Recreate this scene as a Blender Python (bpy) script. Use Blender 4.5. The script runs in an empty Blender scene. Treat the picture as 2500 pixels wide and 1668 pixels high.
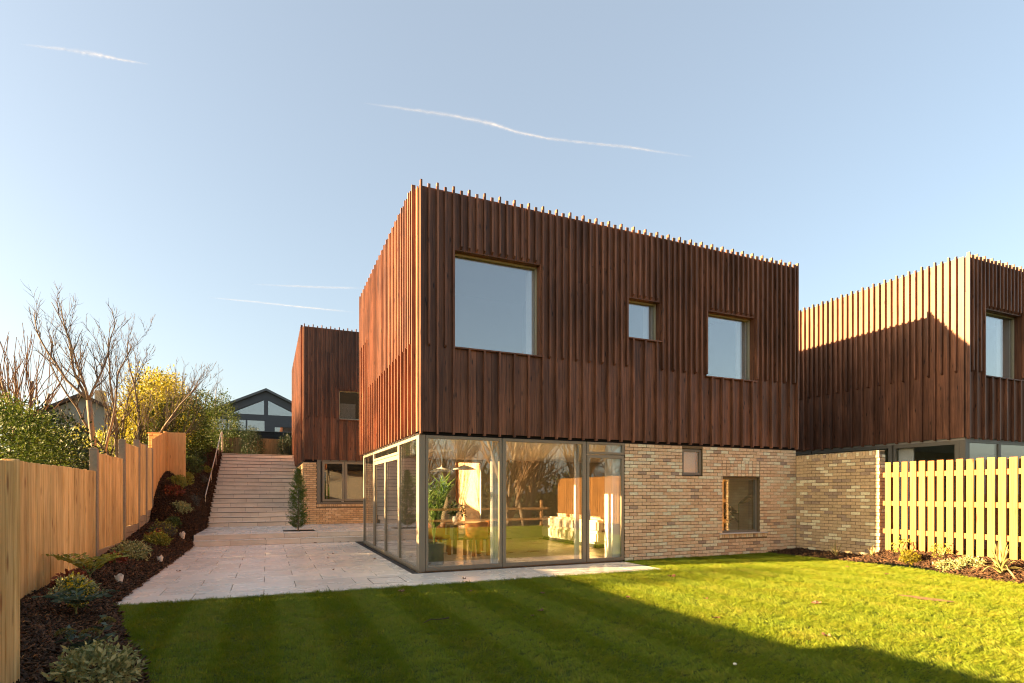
import bpy, bmesh, math, random
import numpy as np
from mathutils import Vector, Matrix

random.seed(7)
S = bpy.context.scene
C = S.collection
R = math.radians

# ------------------------------------------------------------------ camera
cd = bpy.data.cameras.new('camera')
cam = bpy.data.objects.new('camera', cd)
C.objects.link(cam)
cam.location = (-2.573, -10.303, 1.4713)
cam.rotation_euler = (R(90), 0, -0.4078)
cd.sensor_width = 36.0
cd.lens = 1382.68 / 2500 * 36
cd.shift_y = 369.87 / 2500
cd.clip_start = 0.05
cd.clip_end = 60000
S.camera = cam

# ------------------------------------------------------------------ sky, sun, exposure
SUN_D = Vector((1.0, -0.206, -0.244)).normalized()       # the way the light travels
W = bpy.data.worlds.new('World'); S.world = W; W.use_nodes = True
wn = W.node_tree
bg = wn.nodes['Background']
sky = wn.nodes.new('ShaderNodeTexSky'); sky.sky_type = 'NISHITA'; sky.sun_disc = False
sky.sun_elevation = math.asin(-SUN_D.z)
sky.sun_rotation = math.atan2(-SUN_D.x, -SUN_D.y)
sky.air_density = 1.0; sky.dust_density = 2.8; sky.ozone_density = 2.2
veil = wn.nodes.new('ShaderNodeMixRGB'); veil.blend_type = 'ADD'; veil.inputs['Fac'].default_value = 1.0   # thin even high haze over the clear sky
dim = wn.nodes.new('ShaderNodeMixRGB'); dim.blend_type = 'MULTIPLY'; dim.inputs['Fac'].default_value = 1.0; dim.inputs['Color2'].default_value = (0.53, 0.48, 0.41, 1)
wn.links.new(sky.outputs['Color'], dim.inputs['Color1']); wn.links.new(dim.outputs[0], veil.inputs['Color1'])
veil.inputs['Color2'].default_value = (0.475, 0.505, 0.545, 1)
wn.links.new(veil.outputs[0], bg.inputs['Color'])
bg.inputs['Strength'].default_value = 0.061
sl = bpy.data.lights.new('sun', 'SUN'); sl.energy = 5.0; sl.angle = R(0.53); sl.color = (1.0, 0.66, 0.33)
so = bpy.data.objects.new('sun', sl); C.objects.link(so)
so.rotation_euler = SUN_D.to_track_quat('-Z', 'Y').to_euler()
so.location = (-30, 10, 20)
S.view_settings.view_transform = 'Standard'; S.view_settings.look = 'None'
S.view_settings.gamma = 1.0; S.view_settings.use_curve_mapping = False
S.view_settings.exposure = 3.22
S.render.engine = 'CYCLES'
cy = S.cycles
cy.max_bounces = 9; cy.diffuse_bounces = 4; cy.glossy_bounces = 5; cy.transparent_max_bounces = 24
cy.caustics_reflective = False; cy.caustics_refractive = False
cy.filter_width = 1.1; cy.sample_clamp_indirect = 8.0; cy.use_denoising = True

# ------------------------------------------------------------------ materials
class NT:
    def __init__(s, name):
        s.m = bpy.data.materials.new(name); s.m.use_nodes = True
        s.t = s.m.node_tree; s.t.nodes.clear()
        s.out = s.n('OutputMaterial')
    def n(s, typ, **kw):
        nd = s.t.nodes.new('ShaderNode' + typ)
        for k, v in kw.items():
            if k.startswith('i_'):
                key = k[2:]
                sock = nd.inputs[int(key)] if key.isdigit() else nd.inputs[key.replace('_', ' ')]
                if hasattr(v, 'is_output'): s.t.links.new(v, sock)
                else:
                    if isinstance(v, (tuple, list)) and len(v) == 3 and sock.type == 'RGBA': v = (*v, 1)
                    sock.default_value = v
            else: setattr(nd, k, v)
        return nd
    def math(s, op, a, b=0.5, c=None, clamp=False):
        nd = s.n('Math', operation=op, use_clamp=clamp, i_0=a, i_1=b)
        if c is not None:
            if hasattr(c, 'is_output'): s.t.links.new(c, nd.inputs[2])
            else: nd.inputs[2].default_value = c
        return nd.outputs[0]
    def ramp(s, fac, stops, interp='LINEAR'):
        nd = s.n('ValToRGB', i_Fac=fac); e = nd.color_ramp; e.interpolation = interp
        while len(e.elements) < len(stops): e.elements.new(0.5)
        for el, (p, c) in zip(e.elements, stops): el.position = p; el.color = (*c, 1)
        return nd.outputs[0]
    def mix(s, fac, a, b, typ='MIX'):
        nd = s.n('MixRGB', blend_type=typ, i_Fac=fac, i_Color1=a, i_Color2=b)
        return nd.outputs[0]
    def pos(s, sc=(1, 1, 1), jitter=0.0):
        p = s.n('NewGeometry').outputs['Position']
        if jitter:
            r = s.rand()
            p = s.n('VectorMath', operation='ADD', i_0=p, i_1=s.n('CombineXYZ', i_X=s.math('MULTIPLY', r, jitter), i_Y=s.math('MULTIPLY', r, jitter * 1.7), i_Z=s.math('MULTIPLY', r, jitter * 0.9)).outputs[0]).outputs[0]
        return s.n('VectorMath', operation='MULTIPLY', i_0=p, i_1=sc).outputs[0]
    def rand(s):
        a = s.n('ObjectInfo').outputs['Random']; b = s.n('NewGeometry').outputs['Random Per Island']
        return s.math('FRACT', s.math('ADD', a, b))
    def noise(s, vec, scale=1, detail=4, rough=0.55, dist=0.0):
        return s.n('TexNoise', i_Vector=vec, i_Scale=scale, i_Detail=detail, i_Roughness=rough, i_Distortion=dist).outputs['Fac']
    def bump(s, h, strength=0.3, dist=0.01):
        return s.n('Bump', i_Height=h, i_Strength=strength, i_Distance=dist).outputs[0]
    def principled(s, col, rough=0.6, normal=None, metal=0.0, spec=0.3, sub=None, coat=0.0):
        p = s.n('BsdfPrincipled', i_Base_Color=col, i_Roughness=rough, i_Metallic=metal)
        p.inputs['Specular IOR Level'].default_value = spec
        if coat: p.inputs['Coat Weight'].default_value = coat; p.inputs['Coat Roughness'].default_value = 0.3
        if normal is not None: s.t.links.new(normal, p.inputs['Normal'])
        return p.outputs[0]
    def done(s, sh): s.t.links.new(sh, s.out.inputs['Surface']); return s.m

def m_plain(name, col, rough=0.6, spec=0.3, metal=0.0, var=0.15, nscale=6.0, bump=0.0):
    t = NT(name)
    n = t.noise(t.pos(), nscale, 5)
    k = t.math('ADD', t.math('MULTIPLY', n, 2 * var), 1 - var)
    c = t.mix(1.0, col, t.n('CombineXYZ', i_X=k, i_Y=k, i_Z=k).outputs[0], 'MULTIPLY')
    nor = t.bump(t.noise(t.pos(), nscale * 12, 3), bump, 0.004) if bump else None
    return t.done(t.principled(c, rough, nor, metal, spec))

def m_wood(name, dark, light, scale=(38, 38, 1.3), span=(0.30, 0.68), rough=0.6, knots=0.7, knotcol=(0.05, 0.02, 0.01), vary=0.35, spec=0.25, stain=0.0, kscale=(9, 9, 2.2)):
    t = NT(name)
    p = t.pos(scale, 37.0)
    g = t.noise(p, 1.0, 6, 0.6, 0.6)
    g2 = t.noise(t.pos((scale[0] * 4, scale[1] * 4, scale[2] * 2), 37.0), 1.0, 3)
    f = t.math('ADD', t.math('MULTIPLY', g, 0.75), t.math('MULTIPLY', g2, 0.25))
    c = t.ramp(f, [(span[0], dark), (span[1], light)])
    v = t.n('TexVoronoi', i_Vector=t.pos(kscale, 11.0), i_Scale=1.0); v.feature = 'F1'
    kn = t.ramp(v.outputs['Distance'], [(0.06, (1, 1, 1)), (0.17, (0, 0, 0))])
    kn = t.math('MULTIPLY', kn, knots)
    c = t.mix(kn, c, knotcol)
    if stain:
        sn = t.ramp(t.noise(t.pos((1.6, 1.6, 0.7)), 1.0, 4), [(0.42, (1, 1, 1)), (0.62, (1 - stain,) * 3)])
        c = t.mix(1.0, c, sn, 'MULTIPLY')
    k = t.math('ADD', t.math('MULTIPLY', t.rand(), vary), 1 - vary * 0.5)
    c = t.mix(1.0, c, t.n('CombineXYZ', i_X=k, i_Y=k, i_Z=k).outputs[0], 'MULTIPLY')
    rr = t.math('ADD', t.math('MULTIPLY', g, 0.3), rough - 0.15)
    return t.done(t.principled(c, rr, t.bump(f, 0.35, 0.004), 0, spec))

def m_brick(name, stops, rough=0.85):
    t = NT(name)
    r = t.rand()
    c = t.ramp(r, stops, 'CONSTANT')
    n = t.noise(t.pos((1, 1, 1), 5.0), 28, 6, 0.7)
    n2 = t.noise(t.pos((1, 1, 1), 5.0), 9, 3, 0.6)
    c = t.mix(t.math('MULTIPLY', n2, 0.55), c, (0.84, 0.63, 0.44))
    c = t.mix(1.0, c, t.ramp(n, [(0.3, (0.76, 0.74, 0.70)), (0.7, (1.12, 1.12, 1.12))]), 'MULTIPLY')
    nor = t.bump(t.noise(t.pos((1, 1, 1), 5.0), 70, 5, 0.7), 0.6, 0.006)
    return t.done(t.principled(c, rough, nor, 0, 0.2))

def m_glass(name, f0=0.08, tint=(0.97, 0.98, 0.96), rough=0.0, wave=0.0, warp=0.0):
    t = NT(name)
    g = t.n('NewGeometry')
    d = t.n('VectorMath', operation='DOT_PRODUCT', i_0=g.outputs['Normal'], i_1=g.outputs['Incoming']).outputs['Value']
    a = t.math('SUBTRACT', 1.0, t.math('ABSOLUTE', d), clamp=True)
    f = t.math('ADD', t.math('MULTIPLY', t.math('POWER', a, 5.0), 1 - f0), f0, clamp=True)
    gl = t.n('BsdfGlossy', i_Color=(1, 1, 1), i_Roughness=rough)
    if wave: t.t.links.new(t.bump(t.noise(t.pos(), 40, 3), wave, 0.01), gl.inputs['Normal'])
    elif warp: t.t.links.new(t.bump(t.noise(t.pos(), 1.6, 1), warp, 0.004), gl.inputs['Normal'])
    tr = t.n('BsdfTransparent', i_Color=tint)
    mx = t.n('MixShader', i_0=f); t.t.links.new(tr.outputs[0], mx.inputs[1]); t.t.links.new(gl.outputs[0], mx.inputs[2])
    return t.done(mx.outputs[0])

def m_leaf(name, stops, trans=0.35, rough=0.5, spec=0.35, pscale=1.2, pvar=0.5):
    t = NT(name)
    n = t.noise(t.pos(), pscale, 3)
    f = t.math('ADD', t.math('MULTIPLY', t.rand(), 1 - pvar), t.math('MULTIPLY', n, pvar), clamp=True)
    c = t.ramp(f, stops)
    a = t.principled(c, rough, None, 0, spec)
    tl = t.n('BsdfTranslucent', i_Color=c)
    mx = t.n('MixShader', i_0=trans); t.t.links.new(a, mx.inputs[1]); t.t.links.new(tl.outputs[0], mx.inputs[2])
    return t.done(mx.outputs[0])

CLAD = m_wood('stained_cladding', (0.045, 0.0155, 0.0075), (0.340, 0.143, 0.072), rough=0.50, vary=0.6, knots=0.85, knotcol=(0.010, 0.005, 0.003), spec=0.35, stain=0.35)
CORE = m_plain('dark_membrane', (0.012, 0.010, 0.009), 0.9)
PINE = m_wood('pine_fence', (0.50, 0.295, 0.085), (0.87, 0.64, 0.29), span=(0.36, 0.60), kscale=(6.5, 6.5, 1.7), knots=0.8, knotcol=(0.26, 0.10, 0.025), rough=0.7, vary=0.34, stain=0.22)
PINE2 = m_wood('pale_fence', (0.145, 0.062, 0.014), (0.305, 0.150, 0.046), span=(0.34, 0.58), knots=0.8, knotcol=(0.09, 0.032, 0.008), rough=0.65, vary=0.34, kscale=(6, 6, 1.4), stain=0.2)
CEDAR = m_wood('red_fence', (0.52, 0.26, 0.085), (0.76, 0.44, 0.17), knots=0.5, knotcol=(0.2, 0.07, 0.03), rough=0.7, vary=0.2)
OLDFENCE = m_wood('old_fence', (0.15, 0.10, 0.045), (0.32, 0.23, 0.11), knots=0.6, knotcol=(0.07, 0.04, 0.02), rough=0.8, vary=0.3)
RAILWOOD = m_wood('rail_wood', (0.22, 0.12, 0.05), (0.42, 0.26, 0.12), scale=(1.3, 38, 38), rough=0.7)
BRICK = m_brick('buff_brick', [(0.0, (0.802, 0.561, 0.320)), (0.24, (0.850, 0.612, 0.375)), (0.46, (0.850, 0.730, 0.486)), (0.66, (0.717, 0.467, 0.262)), (0.78, (0.850, 0.850, 0.605)), (0.90, (0.614, 0.399, 0.232)), (0.965, (0.291, 0.212, 0.160))])
BRICK2 = m_brick('buff_brick_mixed', [(0.0, (0.544, 0.392, 0.195)), (0.42, (0.635, 0.445, 0.220)), (0.64, (0.499, 0.349, 0.170)), (0.74, (0.850, 0.815, 0.528)), (0.90, (0.288, 0.200, 0.132))])
BRICKR = m_brick('orange_brick', [(0.0, (0.630, 0.371, 0.151)), (0.3, (0.750, 0.480, 0.216)), (0.6, (0.540, 0.309, 0.118)), (0.8, (0.840, 0.588, 0.301))])
MORTAR = m_plain('mortar', (0.20, 0.14, 0.08), 0.95, 0.1, var=0.25, nscale=30, bump=0.4)
FRAME = m_plain('bronze_frame', (0.25, 0.21, 0.145), 0.42, 0.4, 0.0, 0.05, 3)
FRAMEU = m_plain('olive_frame', (0.42, 0.375, 0.25), 0.42, 0.4, 0.0, 0.05, 3)
FRAMED = m_plain('grey_frame', (0.19, 0.165, 0.12), 0.45, 0.4, 0.0, 0.05, 3)
DARK = m_plain('dark_rubber_and_gap_shade', (0.02, 0.02, 0.02), 0.7)
STEEL = m_plain('brushed_steel', (0.50, 0.44, 0.37), 0.38, 0.5, 0.6, 0.1, 20)
PLASTER = m_plain('white_plaster', (0.82, 0.79, 0.73), 0.9, 0.1, 0, 0.03, 2)
WALLPAINT = m_plain('grey_paint', (0.40, 0.37, 0.31), 0.9, 0.1, 0, 0.05, 2)
GLASS = m_glass('clear_glass', 0.11)
GLASSU = m_glass('coated_glass', 0.22, (0.95, 0.97, 0.97))
GLASSR = m_glass('frosted_glass', 0.16, (0.9, 0.88, 0.8), 0.12, 0.8)
GREYCLAD = m_plain('grey_zinc', (0.075, 0.078, 0.085), 0.5, 0.4, 0.2, 0.12, 2)
SLATE = m_plain('dark_slate', (0.013, 0.015, 0.018), 0.6, 0.3, 0, 0.5, 14, 0.5)
CONCRETE = m_plain('concrete', (0.31, 0.255, 0.18), 0.9, 0.1, 0, 0.25, 18, 0.5)
ROOFTILE = m_plain('brown_roof_tile', (0.10, 0.065, 0.05), 0.85, 0.1, 0, 0.3, 9)
CREAM = m_plain('cream_fabric', (0.60, 0.53, 0.38), 0.95, 0.1, 0, 0.05, 20, 0.3)
TAN = m_plain('tan_leather', (0.46, 0.17, 0.05), 0.5, 0.3, 0, 0.1, 12)
OAK = m_wood('oak', (0.20, 0.10, 0.045), (0.36, 0.20, 0.09), scale=(1.3, 30, 30), knots=0.2, rough=0.35, spec=0.4)
CURTAIN = m_plain('white_curtain', (0.88, 0.86, 0.80), 0.95, 0.1, 0, 0.02, 5)
LAMPWHITE = m_plain('white_lamp_shade', (0.85, 0.83, 0.78), 0.5, 0.3, 0, 0.02, 5)
POTGREY = m_plain('stone_pot', (0.13, 0.125, 0.10), 0.8, 0.2, 0, 0.2, 20, 0.3)
POTDARK = m_plain('charcoal_pot', (0.05, 0.05, 0.05), 0.7)
CUP = m_plain('pale_cup', (0.74, 0.66, 0.54), 0.6, 0.3, 0, 0.15, 40)
SILL = m_plain('stone_sill', (0.62, 0.56, 0.50), 0.6, 0.3, 0, 0.08, 14)
BARK = m_plain('grey_bark', (0.20, 0.16, 0.115), 0.9, 0.1, 0, 0.35, 14, 0.6)
TWIG = m_plain('brown_twig', (0.085, 0.066, 0.05), 0.85, 0.1, 0, 0.3, 10)
TWIGR = m_plain('red_twig', (0.16, 0.10, 0.06), 0.85, 0.1, 0, 0.3, 10)
LEAFBROWN = m_leaf('fallen_leaf', [(0.0, (0.12, 0.055, 0.025)), (1.0, (0.32, 0.18, 0.09))], 0.2)
SOIL = m_plain('dark_soil', (0.020, 0.013, 0.009), 0.95, 0.1, 0, 0.4, 18, 0.8)
TURFSOIL = m_plain('turf_soil', (0.055, 0.075, 0.014), 0.95, 0.1, 0, 0.35, 5)
GROUND = m_plain('rough_grass', (0.055, 0.065, 0.022), 0.95, 0.1, 0, 0.5, 0.7)
DIRT = m_plain('bare_dirt', (0.26, 0.16, 0.085), 0.95, 0.1, 0, 0.35, 30, 0.7)
CHIP = m_leaf('bark_chip', [(0.0, (0.012, 0.007, 0.004)), (0.55, (0.048, 0.026, 0.013)), (0.85, (0.13, 0.068, 0.032)), (1.0, (0.30, 0.165, 0.075))], 0.0, 0.8, 0.2, 3, 0.25)
def m_grass():
    t = NT('grass_blade')
    n1 = t.noise(t.pos(), 1.7, 4, 0.6); n2 = t.noise(t.pos(), 7.0, 3, 0.6)
    f = t.math('ADD', t.math('ADD', t.math('MULTIPLY', t.rand(), 0.38), t.math('MULTIPLY', n1, 0.75)), t.math('MULTIPLY', n2, 0.55))
    f = t.math('SUBTRACT', f, 0.36, clamp=True)
    c = t.ramp(f, [(0.05, (0.085, 0.140, 0.008)), (0.42, (0.180, 0.255, 0.014)), (0.68, (0.240, 0.250, 0.020)), (1.0, (0.44, 0.36, 0.09))])
    a = t.principled(c, 0.55, None, 0, 0.2); tl = t.n('BsdfTranslucent', i_Color=c)
    mx = t.n('MixShader', i_0=0.4); t.t.links.new(a, mx.inputs[1]); t.t.links.new(tl.outputs[0], mx.inputs[2])
    return t.done(mx.outputs[0])
GRASS = m_grass()
EVERGREEN = m_leaf('evergreen_leaf', [(0.0, (0.018, 0.038, 0.007)), (0.55, (0.054, 0.087, 0.012)), (1.0, (0.158, 0.160, 0.018))], 0.3, 0.65, 0.15)
DARKGREEN = m_leaf('dark_leaf', [(0.0, (0.012, 0.024, 0.009)), (0.6, (0.028, 0.050, 0.014)), (1.0, (0.060, 0.090, 0.02))], 0.25)
YELLOWGREEN = m_leaf('yellow_leaf', [(0.0, (0.045, 0.060, 0.010)), (0.35, (0.16, 0.15, 0.014)), (0.65, (0.31, 0.26, 0.018)), (1.0, (0.46, 0.37, 0.03))], 0.45)
HEDGE = m_leaf('hedge_leaf', [(0.0, (0.014, 0.030, 0.007)), (0.5, (0.040, 0.066, 0.011)), (1.0, (0.135, 0.130, 0.018))], 0.32, 0.65, 0.15)
VARIEG = m_leaf('variegated_leaf', [(0.0, (0.09, 0.13, 0.035)), (0.4, (0.30, 0.33, 0.14)), (1.0, (0.62, 0.57, 0.25))], 0.3, pscale=9, pvar=0.2)
LIME = m_leaf('lime_leaf', [(0.0, (0.13, 0.15, 0.02)), (1.0, (0.40, 0.38, 0.06))], 0.35, pscale=9)
BLUEGREEN = m_leaf('bluegreen_leaf', [(0.0, (0.035, 0.065, 0.042)), (1.0, (0.10, 0.15, 0.09))], 0.3, pscale=9)
MIDGREEN = m_leaf('green_leaf', [(0.0, (0.035, 0.06, 0.015)), (1.0, (0.13, 0.18, 0.04))], 0.3, pscale=9)
RUST = m_leaf('rust_leaf', [(0.0, (0.10, 0.025, 0.015)), (0.6, (0.24, 0.06, 0.025)), (1.0, (0.40, 0.15, 0.05))], 0.3, pscale=9)
GREYLEAF = m_leaf('grey_leaf', [(0.0, (0.06, 0.06, 0.045)), (1.0, (0.17, 0.16, 0.12))], 0.3, pscale=9)
SEDUM = m_leaf('sedum_head', [(0.0, (0.11, 0.10, 0.02)), (1.0, (0.25, 0.20, 0.05))], 0.2, pscale=20)
FLOWER = m_leaf('yellow_flower', [(0.0, (0.55, 0.42, 0.02)), (1.0, (0.80, 0.66, 0.05))], 0.3)
STRAP = m_leaf('strap_leaf', [(0.0, (0.20, 0.21, 0.06)), (0.5, (0.38, 0.34, 0.13)), (1.0, (0.55, 0.46, 0.24))], 0.3, pscale=6)
PALM = m_leaf('palm_leaf', [(0.0, (0.05, 0.12, 0.02)), (0.6, (0.16, 0.27, 0.05)), (1.0, (0.30, 0.38, 0.10))], 0.4, pscale=5)
STEM = m_plain('green_stem', (0.16, 0.19, 0.06), 0.6)
CONIFER = m_leaf('conifer_spray', [(0.0, (0.035, 0.075, 0.014)), (0.5, (0.09, 0.16, 0.028)), (1.0, (0.24, 0.29, 0.045))], 0.25, pscale=5)

def m_stone(name, base, vary=0.16, rough=0.34, scale=(1.2, 12, 12)):
    t = NT(name)
    n = t.noise(t.pos(scale, 23.0), 1.0, 6, 0.65, 0.4)
    n2 = t.noise(t.pos((1, 1, 1), 23.0), 1.5, 4)
    k = t.math('ADD', t.math('MULTIPLY', t.rand(), vary), 1 - vary * 0.5)
    k = t.math('MULTIPLY', k, t.math('ADD', t.math('MULTIPLY', n, 0.5), 0.75))
    c = t.mix(t.ramp(n2, [(0.35, (0.05,) * 3), (0.65, (0.5,) * 3)]), base, (base[0] * 0.72, base[1] * 0.68, base[2] * 0.63))
    c = t.mix(1.0, c, t.n('CombineXYZ', i_X=k, i_Y=k, i_Z=k).outputs[0], 'MULTIPLY')
    rr = t.math('ADD', t.math('MULTIPLY', n2, 0.5), rough - 0.2)
    return t.done(t.principled(c, rr, t.bump(n, 0.12, 0.003), 0, 0.4))
PAVER = m_stone('porcelain_paver', (0.80, 0.755, 0.66), rough=0.22)
STAIRSTONE = m_stone('stair_stone', (0.83, 0.735, 0.60), rough=0.5)
TILE = m_stone('floor_tile', (0.56, 0.43, 0.29), 0.1, 0.28)

# ------------------------------------------------------------------ helpers
def mesh(name, V, F, mat, smooth=False):
    me = bpy.data.meshes.new(name)
    me.from_pydata([tuple(v) for v in V], [], F)
    me.materials.append(mat)
    if smooth: me.polygons.foreach_set('use_smooth', [True] * len(me.polygons))
    me.update(); return me

def fast_mesh(name, V, Q, mat, smooth=False):
    """V (n,3) float array, Q (m,k) int array of equal-sided faces."""
    me = bpy.data.meshes.new(name)
    V = np.asarray(V, np.float32); Q = np.asarray(Q, np.int32); m, k = Q.shape
    me.vertices.add(len(V)); me.vertices.foreach_set('co', V.ravel())
    me.loops.add(m * k); me.loops.foreach_set('vertex_index', Q.ravel())
    me.polygons.add(m); me.polygons.foreach_set('loop_start', np.arange(0, m * k, k, dtype=np.int32))
    me.polygons.foreach_set('loop_total', np.full(m, k, np.int32))
    if smooth: me.polygons.foreach_set('use_smooth', np.ones(m, bool))
    me.materials.append(mat); me.update(calc_edges=True); return me

def obj(name, me, parent=None, loc=(0, 0, 0), rz=0.0):
    o = bpy.data.objects.new(name, me); C.objects.link(o)
    o.location = loc; o.rotation_euler = (0, 0, rz)
    if parent is not None: o.parent = parent
    return o

def tag(o, label=None, cat=None, group=None, kind=None):
    if label: o['label'] = label
    if cat: o['category'] = cat
    if group: o['group'] = group
    if kind: o['kind'] = kind
    return o

def thing(name, label, cat, loc=(0, 0, 0), rz=0.0, group=None):
    o = obj(name, None, None, loc, rz); o.empty_display_size = 0.1
    return tag(o, label, cat, group)

class MB:
    def __init__(s): s.v = []; s.f = []
    def add(s, V, F):
        b = len(s.v); s.v += [tuple(p) for p in V]; s.f += [[b + i for i in f] for f in F]; return s
    def box(s, x0, x1, y0, y1, z0, z1):
        V = [(x, y, z) for z in (z0, z1) for y in (y0, y1) for x in (x0, x1)]
        return s.add(V, [(0, 2, 3, 1), (4, 5, 7, 6), (0, 1, 5, 4), (2, 6, 7, 3), (0, 4, 6, 2), (1, 3, 7, 5)])
    def prism(s, poly, axis, a0, a1):
        """poly: 2D points; axis 0/1/2 = extrusion axis"""
        def P(p, a):
            return (a, p[0], p[1]) if axis == 0 else (p[0], a, p[1]) if axis == 1 else (p[0], p[1], a)
        n = len(poly); V = [P(p, a0) for p in poly] + [P(p, a1) for p in poly]
        F = [list(range(n)), list(range(2 * n - 1, n - 1, -1))] + [(i, n + i, n + (i + 1) % n, (i + 1) % n) for i in range(n)]
        return s.add(V, F)
    def tube(s, path, radii, n=8, cap=True):
        path = [Vector(p) for p in path]; rings = []
        for i, p in enumerate(path):
            d = (path[min(i + 1, len(path) - 1)] - path[max(i - 1, 0)]).normalized()
            a = d.orthogonal().normalized() if i == 0 else (prev - d * prev.dot(d)).normalized()
            prev = a; b = d.cross(a); r = radii[i] if hasattr(radii, '__len__') else radii
            rings.append([p + (a * math.cos(2 * math.pi * k / n) + b * math.sin(2 * math.pi * k / n)) * r for k in range(n)])
        V = [q for r_ in rings for q in r_]
        F = [(i * n + k, i * n + (k + 1) % n, (i + 1) * n + (k + 1) % n, (i + 1) * n + k) for i in range(len(path) - 1) for k in range(n)]
        if cap: F += [list(range(n - 1, -1, -1)), list(range((len(path) - 1) * n, len(path) * n))]
        return s.add(V, F)
    def lathe(s, prof, n=24, c=(0, 0, 0)):
        V = [(c[0] + r * math.cos(2 * math.pi * k / n), c[1] + r * math.sin(2 * math.pi * k / n), c[2] + z) for r, z in prof for k in range(n)]
        F = [(i * n + k, i * n + (k + 1) % n, (i + 1) * n + (k + 1) % n, (i + 1) * n + k) for i in range(len(prof) - 1) for k in range(n)]
        return s.add(V, F)
    def build(s, name, mat, parent=None, loc=(0, 0, 0), rz=0.0, bevel=0.0, smooth=False, seg=1, sub=0):
        me = mesh(name, s.v, s.f, mat, smooth)
        if bevel or sub:
            bm = bmesh.new(); bm.from_mesh(me)
            if bevel: bmesh.ops.bevel(bm, geom=list(bm.edges), offset=bevel, segments=seg, affect='EDGES', clamp_overlap=True)
            bm.normal_update(); bm.to_mesh(me); bm.free()
        bm = bmesh.new(); bm.from_mesh(me); bmesh.ops.recalc_face_normals(bm, faces=list(bm.faces)); bm.to_mesh(me); bm.free()
        if smooth: me.polygons.foreach_set('use_smooth', [True] * len(me.polygons))
        return obj(name, me, parent, loc, rz)

_cache = {}
def box_mesh(key, sx, sy, sz, mat, bevel=0.0, jit=0.0, seed=0):
    k = (key, round(sx, 3), round(sy, 3), round(sz, 3), mat.name, seed)
    if k in _cache: return _cache[k]
    m = MB().box(0, sx, 0, sy, 0, sz)
    me = mesh(key, m.v, m.f, mat)
    if bevel or jit:
        bm = bmesh.new(); bm.from_mesh(me)
        if bevel: bmesh.ops.bevel(bm, geom=list(bm.edges), offset=bevel, segments=1, affect='EDGES')
        if jit:
            rg = random.Random(seed + 5)
            for v in bm.verts: v.co += Vector((rg.uniform(-jit, jit), rg.uniform(-jit, jit), rg.uniform(-jit, jit)))
        bm.to_mesh(me); bm.free()
    _cache[k] = me; return me

class Face:
    """a vertical wall face: u along the wall, outward = local -y"""
    def __init__(s, origin, rz): s.o = Vector(origin); s.rz = rz; s.c, s.s = math.cos(rz), math.sin(rz)
    def at(s, u, w, v):          # w = local y (negative is outward)
        return (s.o.x + u * s.c - w * s.s, s.o.y + u * s.s + w * s.c, s.o.z + v)

def cut(a, b, holes):
    """vertical interval minus holes -> list of intervals"""
    out = [(a, b)]
    for h0, h1 in holes:
        nxt = []
        for p, q in out:
            if h1 <= p or h0 >= q: nxt.append((p, q)); continue
            if h0 > p: nxt.append((p, h0))
            if h1 < q: nxt.append((h1, q))
        out = nxt
    return out

def batten_mesh(h, slant_bottom, slant_top, w=0.036, d=0.072):
    k = ('bat', round(h, 3), slant_bottom, slant_top)
    if k in _cache: return _cache[k]
    zb = 0.035 if slant_bottom else 0.0; zt = -0.03 if slant_top else 0.0
    V = [(-w / 2, -d, zb), (w / 2, -d, zb), (w / 2, 0, 0), (-w / 2, 0, 0), (-w / 2, -d, h + zt), (w / 2, -d, h + zt), (w / 2, 0, h), (-w / 2, 0, h)]
    me = mesh('batten', V, [(0, 3, 2, 1), (4, 5, 6, 7), (0, 1, 5, 4), (2, 3, 7, 6), (1, 2, 6, 5), (0, 4, 7, 3)], CLAD)
    _cache[k] = me; return me

def clad(wall, face, length, z0, z1, pitch, off, holes, short_z, rg, flip=False, nmax=None):
    """boards and battens on one face; holes = (u0,u1,v0,v1); battens at off+n*pitch, odd ones stop at short_z(u)"""
    n = int((length - off) / pitch + 1e-6)
    us = [0.0] + [off + i * pitch for i in range(n + 1)]
    if length - us[-1] > 0.03: us.append(length)
    us = sorted(set(round(u, 4) for u in us))
    for a, b in zip(us[:-1], us[1:]):
        if b - a < 0.02: continue
        hs = [(h[2], h[3]) for h in holes if h[0] < (a + b) / 2 < h[1]]
        for p, q in cut(z0, z1, hs):
            cuts = [p, q]
            if q - p > 2.5 and rg.random() < 0.4: cuts = [p, round(q - rg.choice((0.62, 0.9, 1.3)), 2), q]
            for s0, s1 in zip(cuts[:-1], cuts[1:]):
                me = box_mesh('board', b - a - 0.005, 0.021, s1 - s0 - (0.004 if s1 < q else 0), CLAD)
                obj('board', me, wall, face.at(a + 0.0025, -0.021 - rg.uniform(0, 0.0025), s0), face.rz)
    for i in range(n + 1):
        if nmax is not None and i > nmax: continue
        u = off + i * pitch; odd = i % 2 == 1
        hs = [(h[2], h[3]) for h in holes if h[0] - 0.01 < u < h[1] + 0.01]
        top = z1 + (0.06 if odd else 0.08)
        for p, q in cut(z0 - 0.045, top, hs):
            if odd:
                if hs and p >= max(h[1] for h in hs) - 0.01: pass
                elif hs and q <= min(h[0] for h in hs) + 0.01: continue
                else: p = max(p, short_z(u))
            if q - p < 0.05: continue
            sb = odd or (hs and p > z0)
            obj('batten', batten_mesh(q - p, bool(sb), odd and q > z1), wall, face.at(u + rg.uniform(-.002, .002), -0.0235, p), face.rz)

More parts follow.
